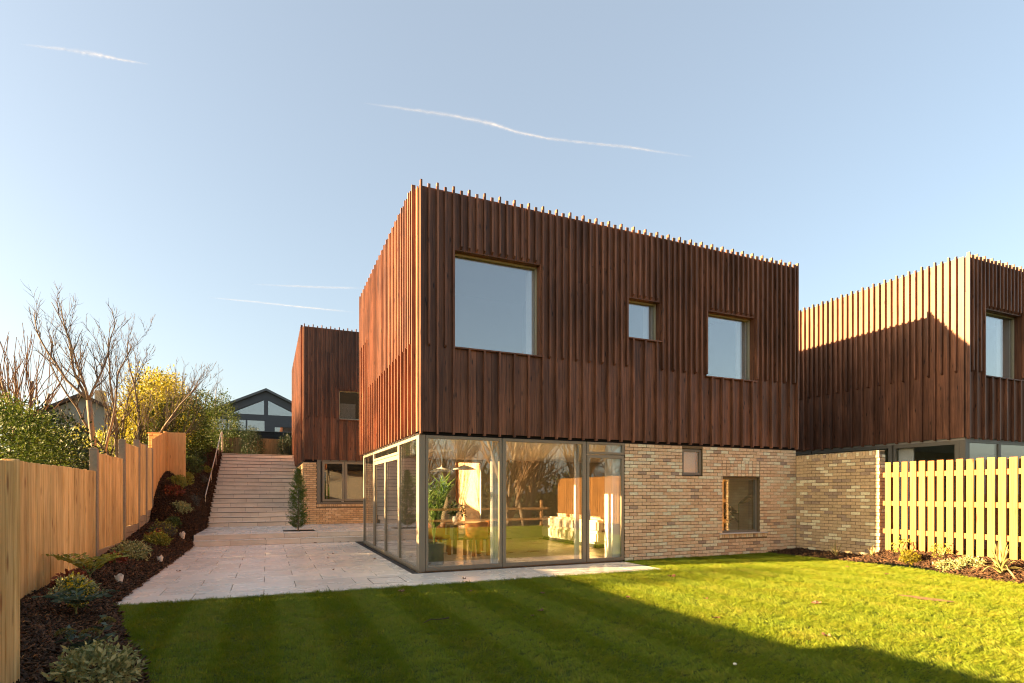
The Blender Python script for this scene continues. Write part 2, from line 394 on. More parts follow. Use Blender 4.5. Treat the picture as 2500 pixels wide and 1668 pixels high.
def wall_core(name, parent, face, length, z0, z1, thick, holes, mat=CORE):
    m = MB(); us = sorted({0, length, *[h[0] for h in holes], *[h[1] for h in holes]})
    for a, b in zip(us[:-1], us[1:]):
        for p, q in cut(z0, z1, [(h[2], h[3]) for h in holes if h[0] < (a + b) / 2 < h[1]]): m.box(a, b, 0.001, thick, p, q)
    m.v = [face.at(*v) for v in m.v]                 # kept in the house's own frame so that the pieces can be children
    return m.build(name, mat, parent)

def upper_window(parent, face, u0, u1, v0, v1, depth=0.13, fw=0.055, glass=None, sill=True, handle=False):
    m = MB(); d0, d1 = depth, depth + 0.07
    m.box(u0, u1, d0, d1, v0, v0 + fw); m.box(u0, u1, d0, d1, v1 - fw, v1)
    m.box(u0, u0 + fw, d0, d1, v0 + fw, v1 - fw); m.box(u1 - fw, u1, d0, d1, v0 + fw, v1 - fw)
    w = m.build('window', FRAMEU, parent, face.o, face.rz, bevel=0.004)
    MB().box(u0 + fw - 0.008, u1 - fw + 0.008, d0 + 0.025, d0 + 0.049, v0 + fw - 0.008, v1 - fw + 0.008).build('pane', glass or GLASSU, w)
    r = MB(); t = 0.022
    r.box(u0, u0 + t, -0.02, d0 - 0.002, v0, v1); r.box(u1 - t, u1, -0.02, d0 - 0.002, v0, v1); r.box(u0 + t, u1 - t, -0.018, d0 - 0.002, v1 - t, v1)
    r.build('reveal', CLAD, w)
    if sill: MB().box(u0 - 0.02, u1 + 0.02, -0.085, d0 - 0.002, v0 - 0.022, v0 + 0.004).build('sill', CLAD, w)
    i = MB(); i.box(u0 + 0.02, u0 + 0.06, d1 + 0.002, d1 + 0.2, v0, v1); i.box(u1 - 0.10, u1 - 0.055, d1 + 0.002, d1 + 0.30, v0, v1); i.box(u0, u1, d1 + 0.002, d1 + 0.2, v0 - 0.03, v0 + 0.02); i.box(u0, u1, d1 + 0.002, d1 + 0.2, v1 - 0.02, v1 + 0.02)
    i.build('inner_reveal', PLASTER, w)
    return w

def bricks(wall, face, length, z0, z1, mat, holes, limit, rg, bl=0.215, bh=0.065, j=0.010, d=0.05, proud=0.008, extra=None, clip=None, near_first=True):
    """stretcher bond on a face; the first `limit` bricks become parts, the rest one stuff part"""
    spots = []
    rows = int(round((z1 - z0) / (bh + j)))
    for r in range(rows):
        v = z0 + r * (bh + j)
        u = -(bl + j) / 2 if r % 2 else 0.0
        while u < length - 0.02:
            a, b = max(u, 0), min(u + bl, length); u += bl + j
            if b - a < 0.03: continue
            segs = [(a, b)]
            for h in holes:
                if h[2] - 0.02 < v + bh / 2 < h[3] + 0.02:
                    segs = [x for p, q in segs for x in ([(p, min(q, h[0] - 0.004)), (max(p, h[1] + 0.004), q)] if (q > h[0] and p < h[1]) else [(p, q)]) if x[1] - x[0] > 0.03]
            for p, q in segs: spots.append((p, v, q - p, bh))
    for e in (extra or []): spots.append(e)
    if near_first is not None: spots.sort(key=lambda s: s[0] if near_first else -s[0])
    rest = MB()
    for i, (u, v, w, h) in enumerate(spots):
        du, dv, dp = rg.uniform(-.002, .002), rg.uniform(-.0015, .0015), rg.uniform(0, .004)
        if i < limit:
            me = box_mesh('brick', round(w, 2) if abs(w - bl) > .01 else bl, d, h, mat, 0.006, 0.0022, rg.randrange(5))
            obj('brick', me, wall, face.at(u + du, -proud - dp, v + dv), face.rz)
        else:
            k = 0.004; x0, x1, y0, q0, q1 = u + du, u + du + w, -proud - dp, v + dv, v + dv + h
            V = [(x0, 0.02, q0), (x1, 0.02, q0), (x1, 0.02, q1), (x0, 0.02, q1), (x0, y0 + k, q0), (x1, y0 + k, q0), (x1, y0 + k, q1), (x0, y0 + k, q1), (x0 + k, y0, q0 + k), (x1 - k, y0, q0 + k), (x1 - k, y0, q1 - k), (x0 + k, y0, q1 - k)]
            V = [(a + rg.uniform(-.0015, .0015), b, c + rg.uniform(-.0015, .0015)) for a, b, c in V]
            rest.add(V, [(0, 1, 5, 4), (1, 2, 6, 5), (2, 3, 7, 6), (3, 0, 4, 7), (4, 5, 9, 8), (5, 6, 10, 9), (6, 7, 11, 10), (7, 4, 8, 11), (8, 9, 10, 11)])
    if rest.v:
        o = obj('brickwork', mesh('brickwork', rest.v, rest.f, mat), wall, face.o, face.rz); o['kind'] = 'stuff'

rg = random.Random(3)

# ------------------------------------------------------------------ ground
def terrain_h(x, y):
    def ss(a, b, t): t = max(0, min(1, (t - a) / (b - a))); return t * t * (3 - 2 * t)
    h = -0.12
    if x < -5.6: h = max(h, -0.12 + 0.35 * ss(-8, 0, y) + 2.3 * ss(2, 14, y)) 
    north = 3.2 * ss(18.4, 19.2, y) if x > -5.6 else 0
    if x <= -5.6: h += 0.9 * ss(14, 24, y)
    return max(h, north - 0.12)
xs = [-900, -300, -120, -60, -40, -30, -24, -20, -17, -14, -12, -10, -9, -8, -7, -6.3, -5.7, -5.5, -5, -4, -2, 0, 3, 6, 10, 14, 20, 30, 60, 120, 300, 900]
ys = [-900, -300, -120, -60, -40, -30, -20, -14, -10, -6, -2, 0, 2, 4, 6, 8, 10, 12, 14, 16, 18, 18.3, 18.6, 18.9, 19.2, 20, 22, 25, 30, 40, 60, 120, 300, 900]
V = [(x, y, terrain_h(x, y)) for y in ys for x in xs]
F = [(j * len(xs) + i, j * len(xs) + i + 1, (j + 1) * len(xs) + i + 1, (j + 1) * len(xs) + i) for j in range(len(ys) - 1) for i in range(len(xs) - 1)]
tag(obj('ground', mesh('ground', V, F, GROUND)), kind='structure', label='rough grassy ground rising behind the houses')

# lawn
BED_L = [(-4.45, -1.40), (-3.93, -3.5), (-3.45, -5.15), (-3.2, -6.6), (-3.1, -8.5), (-3.1, -12.4)]
BED_R = [(8.72, -12.4), (8.70, -5.2), (8.62, -4.6), (8.95, -3.4), (8.9, -2.5), (8.85, -1.5), (8.75, -0.15), (8.7, -0.015)]
LAWN = BED_L + BED_R + [(4.5, -0.015), (4.5, -1.40)]
me = mesh('lawn', [(x, y, -0.022) for x, y in LAWN], [list(range(len(LAWN)))], TURFSOIL)
tag(obj('lawn', me), kind='structure', label='mown garden lawn with pale stripes')

def gn_scatter(name, area_mesh, proto, density, smin, smax, tilt, seed, label, cat, mat, yaw_bias=None):
    o = obj(name, area_mesh)
    tag(o, label, cat, kind='stuff')
    ng = bpy.data.node_groups.new(name, 'GeometryNodeTree')
    ng.interface.new_socket('Geometry', in_out='INPUT', socket_type='NodeSocketGeometry')
    ng.interface.new_socket('Geometry', in_out='OUTPUT', socket_type='NodeSocketGeometry')
    N = ng.nodes.new; L = ng.links.new
    gi, go = N('NodeGroupInput'), N('NodeGroupOutput')
    dp = N('GeometryNodeDistributePointsOnFaces'); dp.distribute_method = 'RANDOM'; dp.inputs['Density'].default_value = density; dp.inputs['Seed'].default_value = seed
    oi = N('GeometryNodeObjectInfo'); oi.inputs['Object'].default_value = proto; oi.inputs['As Instance'].default_value = True
    ip = N('GeometryNodeInstanceOnPoints')
    rr = N('FunctionNodeRandomValue'); rr.data_type = 'FLOAT_VECTOR'; rr.inputs[0].default_value = (-tilt, -tilt, 0); rr.inputs[1].default_value = (tilt, tilt, 6.283)
    rs = N('FunctionNodeRandomValue'); rs.data_type = 'FLOAT'; rs.inputs[2].default_value = smin; rs.inputs[3].default_value = smax
    L(gi.outputs[0], dp.inputs['Mesh']); L(dp.outputs['Points'], ip.inputs['Points']); L(oi.outputs['Geometry'], ip.inputs['Instance'])
    L(rr.outputs[0], ip.inputs['Rotation']); L(rs.outputs[1], ip.inputs['Scale'])
    last = ip.outputs[0]
    if yaw_bias:                                      # mower stripes: the blades lean to and fro in bands
        ps = N('GeometryNodeInputPosition'); sx = N('ShaderNodeSeparateXYZ'); L(ps.outputs[0], sx.inputs[0])
        m1 = N('ShaderNodeMath'); m1.operation = 'MULTIPLY'; m1.inputs[1].default_value = yaw_bias[0]; L(sx.outputs['X'], m1.inputs[0])
        m2 = N('ShaderNodeMath'); m2.operation = 'SINE'; L(m1.outputs[0], m2.inputs[0])
        m3 = N('ShaderNodeMath'); m3.operation = 'MULTIPLY'; m3.inputs[1].default_value = 2.5; m3.use_clamp = False; L(m2.outputs[0], m3.inputs[0])
        m4 = N('ShaderNodeClamp'); m4.inputs['Min'].default_value = -1; m4.inputs['Max'].default_value = 1; L(m3.outputs[0], m4.inputs['Value'])
        m5 = N('ShaderNodeMath'); m5.operation = 'MULTIPLY'; m5.inputs[1].default_value = yaw_bias[1]; L(m4.outputs[0], m5.inputs[0])
        cx = N('ShaderNodeCombineXYZ'); L(m5.outputs[0], cx.inputs['X'])
        ri = N('GeometryNodeRotateInstances'); ri.inputs['Local Space'].default_value = False
        L(last, ri.inputs['Instances']); L(cx.outputs[0], ri.inputs['Rotation']); L(ps.outputs[0], ri.inputs['Pivot Point']); last = ri.outputs[0]
    L(last, go.inputs[0])
    md = o.modifiers.new('scatter', 'NODES'); md.node_group = ng
    return o

def clump(name, n, rad, h0, h1, w, lean, mat, seed):
    r = np.random.default_rng(seed); V = []; Q = []
    for i in range(n):
        a, q = r.uniform(0, 6.283), rad * math.sqrt(r.uniform()); x, y = q * math.cos(a), q * math.sin(a)
        h = r.uniform(h0, h1); b = r.uniform(0, 6.283); dx, dy = math.cos(b), math.sin(b)
        la = r.uniform(0.1, lean) * h; lb = r.uniform(0, 6.283); lx, ly = la * math.cos(lb), la * math.sin(lb)
        k = len(V)
        V += [(x - dx * w, y - dy * w, 0), (x + dx * w, y + dy * w, 0), (x + lx * .35 + dx * w * .8, y + ly * .35 + dy * w * .8, h * .55), (x + lx * .35 - dx * w * .8, y + ly * .35 - dy * w * .8, h * .55), (x + lx, y + ly, h), (x + lx, y + ly, h)]
        Q += [(k, k + 1, k + 2, k + 3), (k + 3, k + 2, k + 4, k + 5)]
    return bpy.data.objects.new(name, fast_mesh(name, V, Q, mat))

def ribbon_area(name, poly_rows, mat):
    """rows of equal length -> quad sheet"""
    n = len(poly_rows[0]); V = [p for r in poly_rows for p in r]
    return mesh(name, V, [(j * n + i, j * n + i + 1, (j + 1) * n + i + 1, (j + 1) * n + i) for j in range(len(poly_rows) - 1) for i in range(n - 1)], mat)

def poly_area(name, pts, z, mat): return mesh(name, [(x, y, z) for x, y in pts], [list(range(len(pts)))], mat)
blade = clump('grass_tuft', 40, 0.055, 0.013, 0.034, 0.0016, 0.8, GRASS, 1)
gr = gn_scatter('lawn_grass', poly_area('lawn_grass', LAWN, -0.022, GRASS), blade, 680, 0.75, 1.25, 0.25, 1, 'short green grass blades covering the lawn', 'grass', GRASS, (2 * math.pi / 1.0, 0.8))

# ------------------------------------------------------------------ planting beds
def lerp_tab(tab, t):
    if t <= tab[0][0]: return tab[0][1]
    for (a, p), (b, q) in zip(tab[:-1], tab[1:]):
        if t <= b: return p + (q - p) * (t - a) / (b - a)
    return tab[-1][1]
FB = [(-9, 0.0), (-1.2, 0.05), (2.4, 0.20), (5.0, 0.42), (7.6, 0.70), (8.4, 1.40), (9.2, 1.85), (10.3, 2.15), (13, 2.7), (18.6, 3.5), (22, 3.6)]     # soil along the fence
SB = [(-9, -0.01), (7.0, 0.02), (7.7, 0.12), (8.2, 0.24), (11.6, 0.30), (12.2, 0.40), (18.7, 3.10), (20, 3.22), (22, 3.24)]       # soil along the patio and stairs
def bed_z(x, y):
    xe = bed_edge(y); t = max(0, min(1, (xe - x) / (xe + 5.5)))
    p = 1.2 - 0.6 * max(0, min(1, (y - 6) / 3)); k = t ** p
    return lerp_tab(SB, y) * (1 - k) + lerp_tab(FB, y) * k + 0.10 * math.sin(math.pi * t) * (1 if y < 7 else 1.5)
def bed_edge(y):
    if y > -1.4: return -4.455 if y < 7.3 else -4.50
    tab = sorted((p[1], p[0]) for p in BED_L); return lerp_tab(tab, y)
rows = []
yy = -8.6
while yy < 22:
    xe = bed_edge(yy); rows.append([(xe + (-5.5 - xe) * i / 10, yy, bed_z(xe + (-5.5 - xe) * i / 10, yy) + rg.uniform(-.012, .012)) for i in range(11)])
    yy += 0.3
bed = ribbon_area('planting_bed', rows, SOIL); tag(obj('planting_bed', bed), kind='structure', label='dark soil bed between fence and patio')
def bedr_z(x, y):
    t = max(0, min(1, (x - 8.75) / 0.9)); k = 1 if y < -2.4 else max(0.12, (-y - 1.9) / 0.5 if y < -1.9 else 0.12)
    return -0.005 + 0.03 * t + 0.22 * k * (t ** 0.8)
rowsr = []
for j in range(45):
    y = -0.02 - j * 0.28
    xe = lerp_tab(sorted((p[1], p[0]) for p in BED_R), y)
    rowsr.append([(xe + (9.70 - xe) * i / 6, y, bedr_z(xe + (9.70 - xe) * i / 6, y) + rg.uniform(-.01, .01)) for i in range(7)])
bedr = ribbon_area('planting_bed', rowsr, SOIL); tag(obj('planting_bed', bedr), kind='structure', label='sunlit soil bed along the slatted fence')

def chips_proto(seed):
    r = np.random.default_rng(seed); V = []; Q = []
    for i in range(9):
        a = r.uniform(0, 6.283); L, w, t = r.uniform(.018, .05), r.uniform(.006, .014), r.uniform(.002, .005)
        M = Matrix.Rotation(a, 3, 'Z') @ Matrix.Rotation(r.uniform(-.7, .7), 3, 'Y') @ Matrix.Rotation(r.uniform(-.6, .6), 3, 'X')
        c = Vector((r.uniform(-.06, .06), r.uniform(-.06, .06), r.uniform(0.002, .022))); k = len(V)
        for z in (-t, t):
            for x, y in ((-L, -w * .6), (L * .8, -w), (L, w * .7), (-L * .8, w)): V.append(tuple(M @ Vector((x, y, z)) + c))
        Q += [(k + 3, k + 2, k + 1, k), (k + 4, k + 5, k + 6, k + 7), (k, k + 1, k + 5, k + 4), (k + 1, k + 2, k + 6, k + 5), (k + 2, k + 3, k + 7, k + 6), (k + 3, k, k + 4, k + 7)]
    return bpy.data.objects.new('bark_chips', fast_mesh('bark_chips', V, Q, CHIP))
gn_scatter('bark_mulch', bed, chips_proto(2), 520, 0.7, 1.35, 0.3, 3, 'dark bark chip mulch covering the sloping bed', 'mulch', CHIP)
gn_scatter('bark_mulch', bedr, chips_proto(4), 520, 0.7, 1.35, 0.3, 5, 'sunlit bark chip mulch below the slatted fence', 'mulch', CHIP)
#PART2
# ------------------------------------------------------------------ patio, terrace, stairs
patio = MB().box(-4.45, -0.02, -1.40, 7.30, -0.10, -0.022).box(-0.02, 4.46, -1.40, -0.02, -0.10, -0.022).build('patio', DARK)
tag(patio, 'pale porcelain paved patio beside the glazed corner', kind='structure')
def lay(parent, x0, x1, y0, y1, joints_off, z, mat, pitch=0.92, thick=0.02, gap=0.009, name='paver', hole=None):
    x = joints_off
    while x > x0: x -= pitch
    while x < x1:
        a, b = max(x, x0), min(x + pitch, x1); x += pitch
        if b - a < 0.04: continue
        if hole and a >= hole[0] - .02 and b <= hole[1] + .02 and y0 >= hole[2] - .02 and y1 <= hole[3] + .02: continue
        me = box_mesh(name, b - a - gap, y1 - y0 - gap, thick, mat, 0.002)
        obj(name, me, parent, (a + gap / 2, y0 + gap / 2, z - thick + rg.uniform(-.001, .001)))
bounds = [-1.40, -0.84, -0.12] + [0.6 + 0.72 * k for k in range(10)] + [7.305]
for i, (a, b) in enumerate(zip(bounds[:-1], bounds[1:])):
    lay(patio, -4.45, 4.46 if b < -0.1 else -0.145, a, b, -2.16 if i % 2 else -2.62, 0.0, PAVER)
MB().box(-0.143, -0.003, -0.118, 7.29, -0.02, -0.008).box(-0.003, 4.46, -0.118, -0.004, -0.02, -0.008).build('drain_channel', DARK, patio)
fr = MB()
for a in ((-1.0, -0.45, -0.382, -0.37), (-1.0, -0.45, -1.0, -0.988), (-1.0, -0.988, -0.988, -0.382), (-0.462, -0.45, -0.988, -0.382)): fr.box(*a, -0.004, 0.0025)
fr.build('access_cover', DARK, patio)

ter = MB().box(-4.45, 4.4, 7.335, 19.0, -0.1, 0.132).box(-4.45, 4.4, 7.64, 12.18, 0.12, 0.278).build('terrace', CONCRETE)
tag(ter, 'raised stone terrace two steps above the patio', kind='structure')
def riser(parent, x0, x1, y, z0, z1, off, pitch=0.92):
    x = off
    while x > x0: x -= pitch
    while x < x1:
        a, b = max(x, x0), min(x + pitch, x1); x += pitch
        if b - a > 0.05: obj('riser', box_mesh('riser', b - a - .006, 0.022, z1 - z0, STAIRSTONE, 0.0015), parent, (a + .003, y, z0))
riser(ter, -4.45, 4.4, 7.312, 0.0, 0.135, -3.52)
lay(ter, -4.45, 4.4, 7.295, 7.612, -2.62, 0.155, PAVER, name='tread')
riser(ter, -4.45, 4.4, 7.614, 0.156, 0.280, -3.03)
tb = [7.597, 7.86, 8.2, 9.1, 9.82, 10.54, 11.26, 12.18]
for i, (a, b) in enumerate(zip(tb[:-1], tb[1:])):
    lay(ter, -4.45, 4.4, a, b, -2.12 if i % 2 == 0 else -2.58, 0.30, PAVER, hole=(-2.12, -1.2, 8.2, 9.1))
MB().box(-2.12, -1.2, 8.2, 9.1, 0.27, 0.284).build('planting_soil', SOIL, ter)

NST, RZ, GO, Y0 = 18, 0.1655, 0.413, 11.70
stairs = thing('staircase', 'long flight of pinkish stone steps climbing beside the hedge', 'staircase', (0, Y0, 0.30))
core = MB()
for i in range(NST): core.box(-4.48, -1.345, i * GO + 0.024, NST * GO + 0.6, i * RZ - 0.02, (i + 1) * RZ - 0.026)
core.build('base', DARK, stairs)  # near-black core paints the shadow line under each nosing
for i in range(NST):
    off = -4.48 + (0.46 if i % 2 else 0.0) + rg.uniform(-.05, .05)
    riser(stairs, -4.48, -1.345, i * GO, i * RZ, (i + 1) * RZ - 0.042, off - 0.25)
    yb = GO + 0.012 if i < NST - 1 else 2.2
    lay(stairs, -4.49, -1.345, i * GO - 0.03, i * GO + yb, off, (i + 1) * RZ, STAIRSTONE, thick=0.024, name='tread')

hr = thing('handrail', 'slim metal handrail rising along the stone steps', 'handrail', (-4.58, 12.25, 0.3))
rail = [(0, 0.08, 1.08), (0, 7.75, 4.10), (0, 8.25, 4.14)]
MB().tube(rail, 0.021, 10).build('rail', STEEL, hr, smooth=True)
for k, yv in enumerate((0.08, 2.4, 4.6, 6.1, 7.72, 8.2)):
    zg = max(0, min(NST, math.floor((yv + 12.25 - Y0) / GO) + 1)) * RZ - (0.0 if yv > .2 else RZ * 2)
    zt = 1.08 + (yv - 0.08) * (3.02 / 7.67) if yv < 7.75 else 4.14
    MB().tube([(0, yv, max(-0.02, zg - 0.25)), (0, yv, zt)], 0.017, 8).build('baluster', STEEL, hr)

# ------------------------------------------------------------------ the main house
def frame_unit(name, parent, face, u0, u1, v0, v1, fl, fr_, ft, fb, mat, d0=0.0, d1=0.07, glass=None, label=None):
    m = MB(); m.box(u0, u1, d0, d1, v0, v0 + fb); m.box(u0, u1, d0, d1, v1 - ft, v1)
    m.box(u0, u0 + fl, d0, d1, v0 + fb, v1 - ft); m.box(u1 - fr_, u1, d0, d1, v0 + fb, v1 - ft)
    w = m.build(name, mat, parent, face.o, face.rz, bevel=0.003)
    MB().box(u0 + fl - .008, u1 - fr_ + .008, d0 + 0.024, d0 + 0.048, v0 + fb - .008, v1 - ft + .008).build('pane', glass or GLASS, w)
    return w

WID, DEP, ZC, ZT = 9.69, 6.87, 2.615, 7.16
house = thing('batten_house', 'dark brown batten clad house over a glazed corner and buff brick base', 'house', (0, 0, 0))
FF = Face((0, 0, 0), 0.0)                         # front, u = x
FL = Face((0, DEP, 0), -math.pi / 2)              # left side, u = DEP - y
PT = 0.1565
def nb(i): return 0.024 + i * PT
hF = [(nb(4) + .017, nb(16) - .017, 4.23, 6.10), (nb(29) + .017, nb(35) - .017, 4.84, 5.74), (nb(43) + .017, nb(53) - .017, 4.18, 5.73)]
fw_ = wall_core('front_wall', house, FF, WID, ZC, ZT - 0.03, 0.22, hF)
clad(fw_, FF, WID, ZC, ZT, PT, 0.024, hF, lambda u: 4.20, rg)
obj('batten', batten_mesh(ZT - ZC + 0.13, False, False), fw_, FF.at(WID - 0.018, -0.0235, ZC - 0.045))
FLc = Face((0, DEP, 0), -math.pi / 2)
sw_ = wall_core('side_wall', house, FL, DEP - 0.225, ZC, ZT - 0.03, 0.22, [])
clad(sw_, FL, DEP, ZC, ZT, PT, DEP - 0.02 - 43 * PT, [], lambda u: 4.26 if DEP - u < 5.15 else 5.6, rg, nmax=42)
for h in hF: upper_window(house, FF, *h)
b = MB(); b.box(WID - 0.22, WID, 0.221, DEP, ZC, ZT - 0.03); b.box(0.221, WID - 0.221, DEP - 0.22, DEP - 0.001, ZC, ZT - 0.03)
b.box(0.221, WID - 0.221, 0.221, DEP - 0.221, ZT - 0.35, ZT - 0.25)
b.build('rear_shell', CORE, house)
MB().box(0.03, WID - 0.01, 0.03, DEP - 0.01, ZC - 0.06, ZC + 0.0).build('floor_slab', CORE, house)
u = MB(); u.box(0.222, WID - 0.222, 0.222, DEP - 0.222, 6.45, 6.5); u.box(0.222, WID - 0.222, 3.3, 3.35, ZC + .002, 6.449); u.box(0.222, 0.26, 0.222, 3.29, ZC + .002, 6.449); u.box(3.6, 3.7, 0.235, 3.29, ZC + .002, 6.449); u.box(6.1, 6.2, 0.235, 3.29, ZC + .002, 6.449)
u.build('inner_wall', WALLPAINT, house)
# ground floor glazing
po = MB().box(0.0, 0.125, 0.0, 0.125, 0.0, ZC - 0.062).build('corner_post', FRAME, house, bevel=0.004)
frame_unit('window', house, FF, 0.132, 1.662, 0.012, ZC - 0.064, .05, .05, .06, .075, FRAME)
frame_unit('window', house, FF, 1.676, 3.582, 0.012, ZC - 0.064, .075, .085, .06, .075, FRAME)
frame_unit('window', house, FF, 3.596, 4.54, 2.296, ZC - 0.064, .05, .06, .05, .05, FRAME)
dr = frame_unit('glass_door', house, FF, 3.602, 4.535, 0.012, 2.284, .058, .065, .075, .075, FRAME, 0.004, 0.074)
MB().box(3.625, 3.645, -0.045, 0.004, 1.0, 1.02).box(3.625, 3.645, -0.06, -0.045, 0.9, 1.12).build('handle', STEEL, dr)
GL = Face((0, 6.60, 0), -math.pi / 2)              # u = 6.6 - y
frame_unit('window', house, GL, 0.0, 1.735, 0.012, ZC - 0.064, .12, .09, .06, .075, FRAME)
frame_unit('window', house, GL, 1.745, 4.79, 2.30, ZC - 0.064, .06, .06, .06, .06, FRAME)
frame_unit('glass_door', house, GL, 1.75, 3.265, 0.012, 2.29, .09, .06, .09, .075, FRAME, 0.004, 0.074)
frame_unit('glass_door', house, GL, 3.275, 4.785, 0.012, 2.29, .06, .07, .09, .075, FRAME, 0.004, 0.074)
frame_unit('window', house, GL, 4.80, 6.47, 0.012, ZC - 0.064, .09, .06, .06, .075, FRAME)
# brick base
FB_ = Face((4.55, 0.0, 0), 0.0); BW = WID - 4.55
hB = [(6.10 - 4.55, 6.69 - 4.55, 1.87, 2.49), (7.29 - 4.55, 8.47 - 4.55, 0.50, 1.86)]
bw = wall_core('brick_wall', house, FB_, BW, -0.05, ZC - 0.062, 0.25, hB, MORTAR)
ext = []
sq = []                                             # stacked half bricks above the lower window
hS = [(7.29 - 4.55, 8.47 - 4.55, 1.86, 2.26)]
for r in range(5):
    for k in range(10): ext.append((7.29 - 4.55 + 0.004 + k * 0.1175, 1.875 + r * 0.075, 0.105, 0.065))
hS.append((7.20 - 4.55, 8.71 - 4.55, 0.40, 0.50))
for k in range(20): ext.append((7.205 - 4.55 + k * 0.0753, 0.405, 0.0655, 0.088))
bricks(bw, FB_, BW, 0.0, ZC - 0.075, BRICK, hB + hS, 300, rg, extra=ext)
frame_unit('window', house, FF, 6.112, 6.678, 1.882, 2.478, .06, .06, .06, .06, FRAMED, 0.03, 0.10, GLASSR)
MB().box(6.10, 6.69, -0.02, 0.03, 1.862, 1.872).build('window_edge', DARK, house)
wb = frame_unit('window', house, FF, 7.302, 8.458, 0.515, 1.848, .055, .055, .055, .06, FRAMED, 0.07, 0.14)
MB().box(7.29, 8.47, -0.012, 0.068, 1.852, 1.859).build('lintel', FRAMED, wb)
MB().box(7.20, 8.70, -0.055, 0.07, 0.494, 0.522).build('sill', SILL, wb, bevel=0.004)
# ground floor shell
g = MB(); g.box(WID - 0.24, WID - 0.01, 0.251, 6.6, 0.0, ZC - 0.063)
g.build('inner_side_wall', WALLPAINT, house)
g = MB(); g.box(0.14, 2.78, 6.5, 6.6, 0, ZC - 0.063); g.box(3.62, WID - .25, 6.5, 6.6, 0, ZC - 0.063); g.box(2.78, 3.62, 6.5, 6.6, 2.42, ZC - 0.063)
g.build('back_wall', WALLPAINT, house)
MB().box(2.78, 2.86, 6.44, 6.49, 0, 2.42).build('door_leaf', TAN, house)
MB().box(0.08, WID - 0.25, 0.08, 6.6, -0.09, 0.006).build('floor', TILE, house)
MB().box(0.126, WID - 0.241, 0.075, 6.499, ZC - 0.10, ZC - 0.061).build('ceiling', PLASTER, house)
MB().box(4.56, WID - 0.241, 0.252, 0.27, 0.007, 0.495).box(4.56, 7.27, 0.252, 0.27, 0.495, ZC - .101).build('wall_lining', PLASTER, house)
MB().box(7.2, WID - .241, 1.3, 1.38, 0.007, ZC - .101).box(7.2, 7.26, 0.272, 1.299, 0.007, ZC - .101).build('partition', m_plain('sand_paint', (0.66, 0.56, 0.38), 0.9), house)
MB().box(3.75, 3.95, 6.9, 12.15, 0.0, 3.2).build('link_wall', BRICKR, house)

# ------------------------------------------------------------------ house behind, beside the stairs
rear = thing('batten_house', 'reddish batten clad house block behind, beside the stone stairs', 'house', (-1.33, 12.19, 0.3))
RF = Face((0, 0, 0), 0.0); RL = Face((0, 8.8, 0), -math.pi / 2)
RW, RB, RT = 6.0, 2.43, 7.40
CLADR = CLAD
hR = [(1.25, 2.55, 3.98, 5.11)]
rw = wall_core('front_wall', rear, RF, RW, RB, RT - .03, 0.2, hR)
clad(rw, RF, 2.6, RB, RT, PT, 0.02, hR, lambda u: 4.02, rg)
rs = wall_core('side_wall', rear, RL, 8.59, RB - 0.0, RT - .03, 0.2, [])
clad(rs, RL, 8.8, RB + 0.0, RT, PT, 8.8 - 0.02 - 55 * PT, [], lambda u: 4.02, rg, nmax=54)
w = upper_window(rear, RF, *hR[0], depth=0.05, glass=m_glass('rear_glass', 0.30, (0.8, 0.8, 0.78)))
MB().box(hR[0][0] + 0.08, hR[0][0] + 0.65, 0.135, 0.15, 4.05, 4.62).build('blind', PLASTER, w)
bx = MB(); bx.box(RW - .2, RW, .201, 8.8, 0, RT - .03); bx.box(.201, RW - .201, 8.6, 8.799, 0, RT - .03); bx.box(.201, RW - .201, .201, 8.6, RT - .4, RT - .3); bx.box(.0015, RW, .0015, 8.599, RB - 0.1, RB - 0.002)
bx.box(.201, RW - .201, 3.0, 3.05, 0, RT - .41)
bx.build('shell', CORE, rear)
rb_h = [(0.47, 2.9, 0.76, RB)]
rbw = wall_core('brick_wall', rear, Face((0, 0.012, 0), 0), 3.2, -0.02, RB - 0.102, 0.22, rb_h, MORTAR)
sol = [(0.47 + k * 0.0755, 0.655, 0.0655, 0.088) for k in range(30)]
bricks(rbw, Face((0, 0.012, 0), 0), 3.2, 0.0, RB - 0.11, BRICKR, rb_h + [(0.46, 2.74, 0.65, 0.75)], 300, rg, extra=sol)
rbs = MB().box(0.012, 0.2, 0.235, 8.6, -0.02, RB - 0.102).build('brick_side_wall', MORTAR, rear)
bricks(rbs, Face((0.012, 8.6, 0), -math.pi / 2), 8.58, 0.0, RB - 0.11, BRICKR, [], 0, rg)
m = MB(); m.box(0.475, 2.9, -0.006, 0.09, 0.765, 0.83); m.box(0.475, 0.63, -0.006, 0.09, 0.83, RB - 0.06); m.box(0.475, 2.9, -0.006, 0.09, RB - 0.06, RB - .003)
wn_ = m.build('folding_window', FRAMED, rear, bevel=0.003)
for k, (a, b_) in enumerate(((0.66, 1.475), (1.49, 2.30))):
    l = MB(); f = 0.085; l.box(a, b_, -0.02, 0.05, 0.85, 0.85 + f); l.box(a, b_, -0.02, 0.05, RB - 0.15, RB - 0.065); l.box(a, a + f, -0.02, 0.05, .85 + f, RB - .15); l.box(b_ - f, b_, -0.02, 0.05, .85 + f, RB - .15)
    lf = l.build('sash', FRAME, wn_, bevel=0.003)
    MB().box(a + f - .005, b_ - f + .005, 0.005, 0.025, .85 + f - .005, RB - .145).build('pane', m_glass('kitchen_glass', 0.14, (0.75, 0.75, 0.72)), wn_)
MB().box(0.655, 0.665, -0.024, 0.0, 0.80, RB - 0.07).box(0.60, 0.615, -0.012, 0.0, 0.80, RB - 0.07).build('gasket', DARK, wn_)

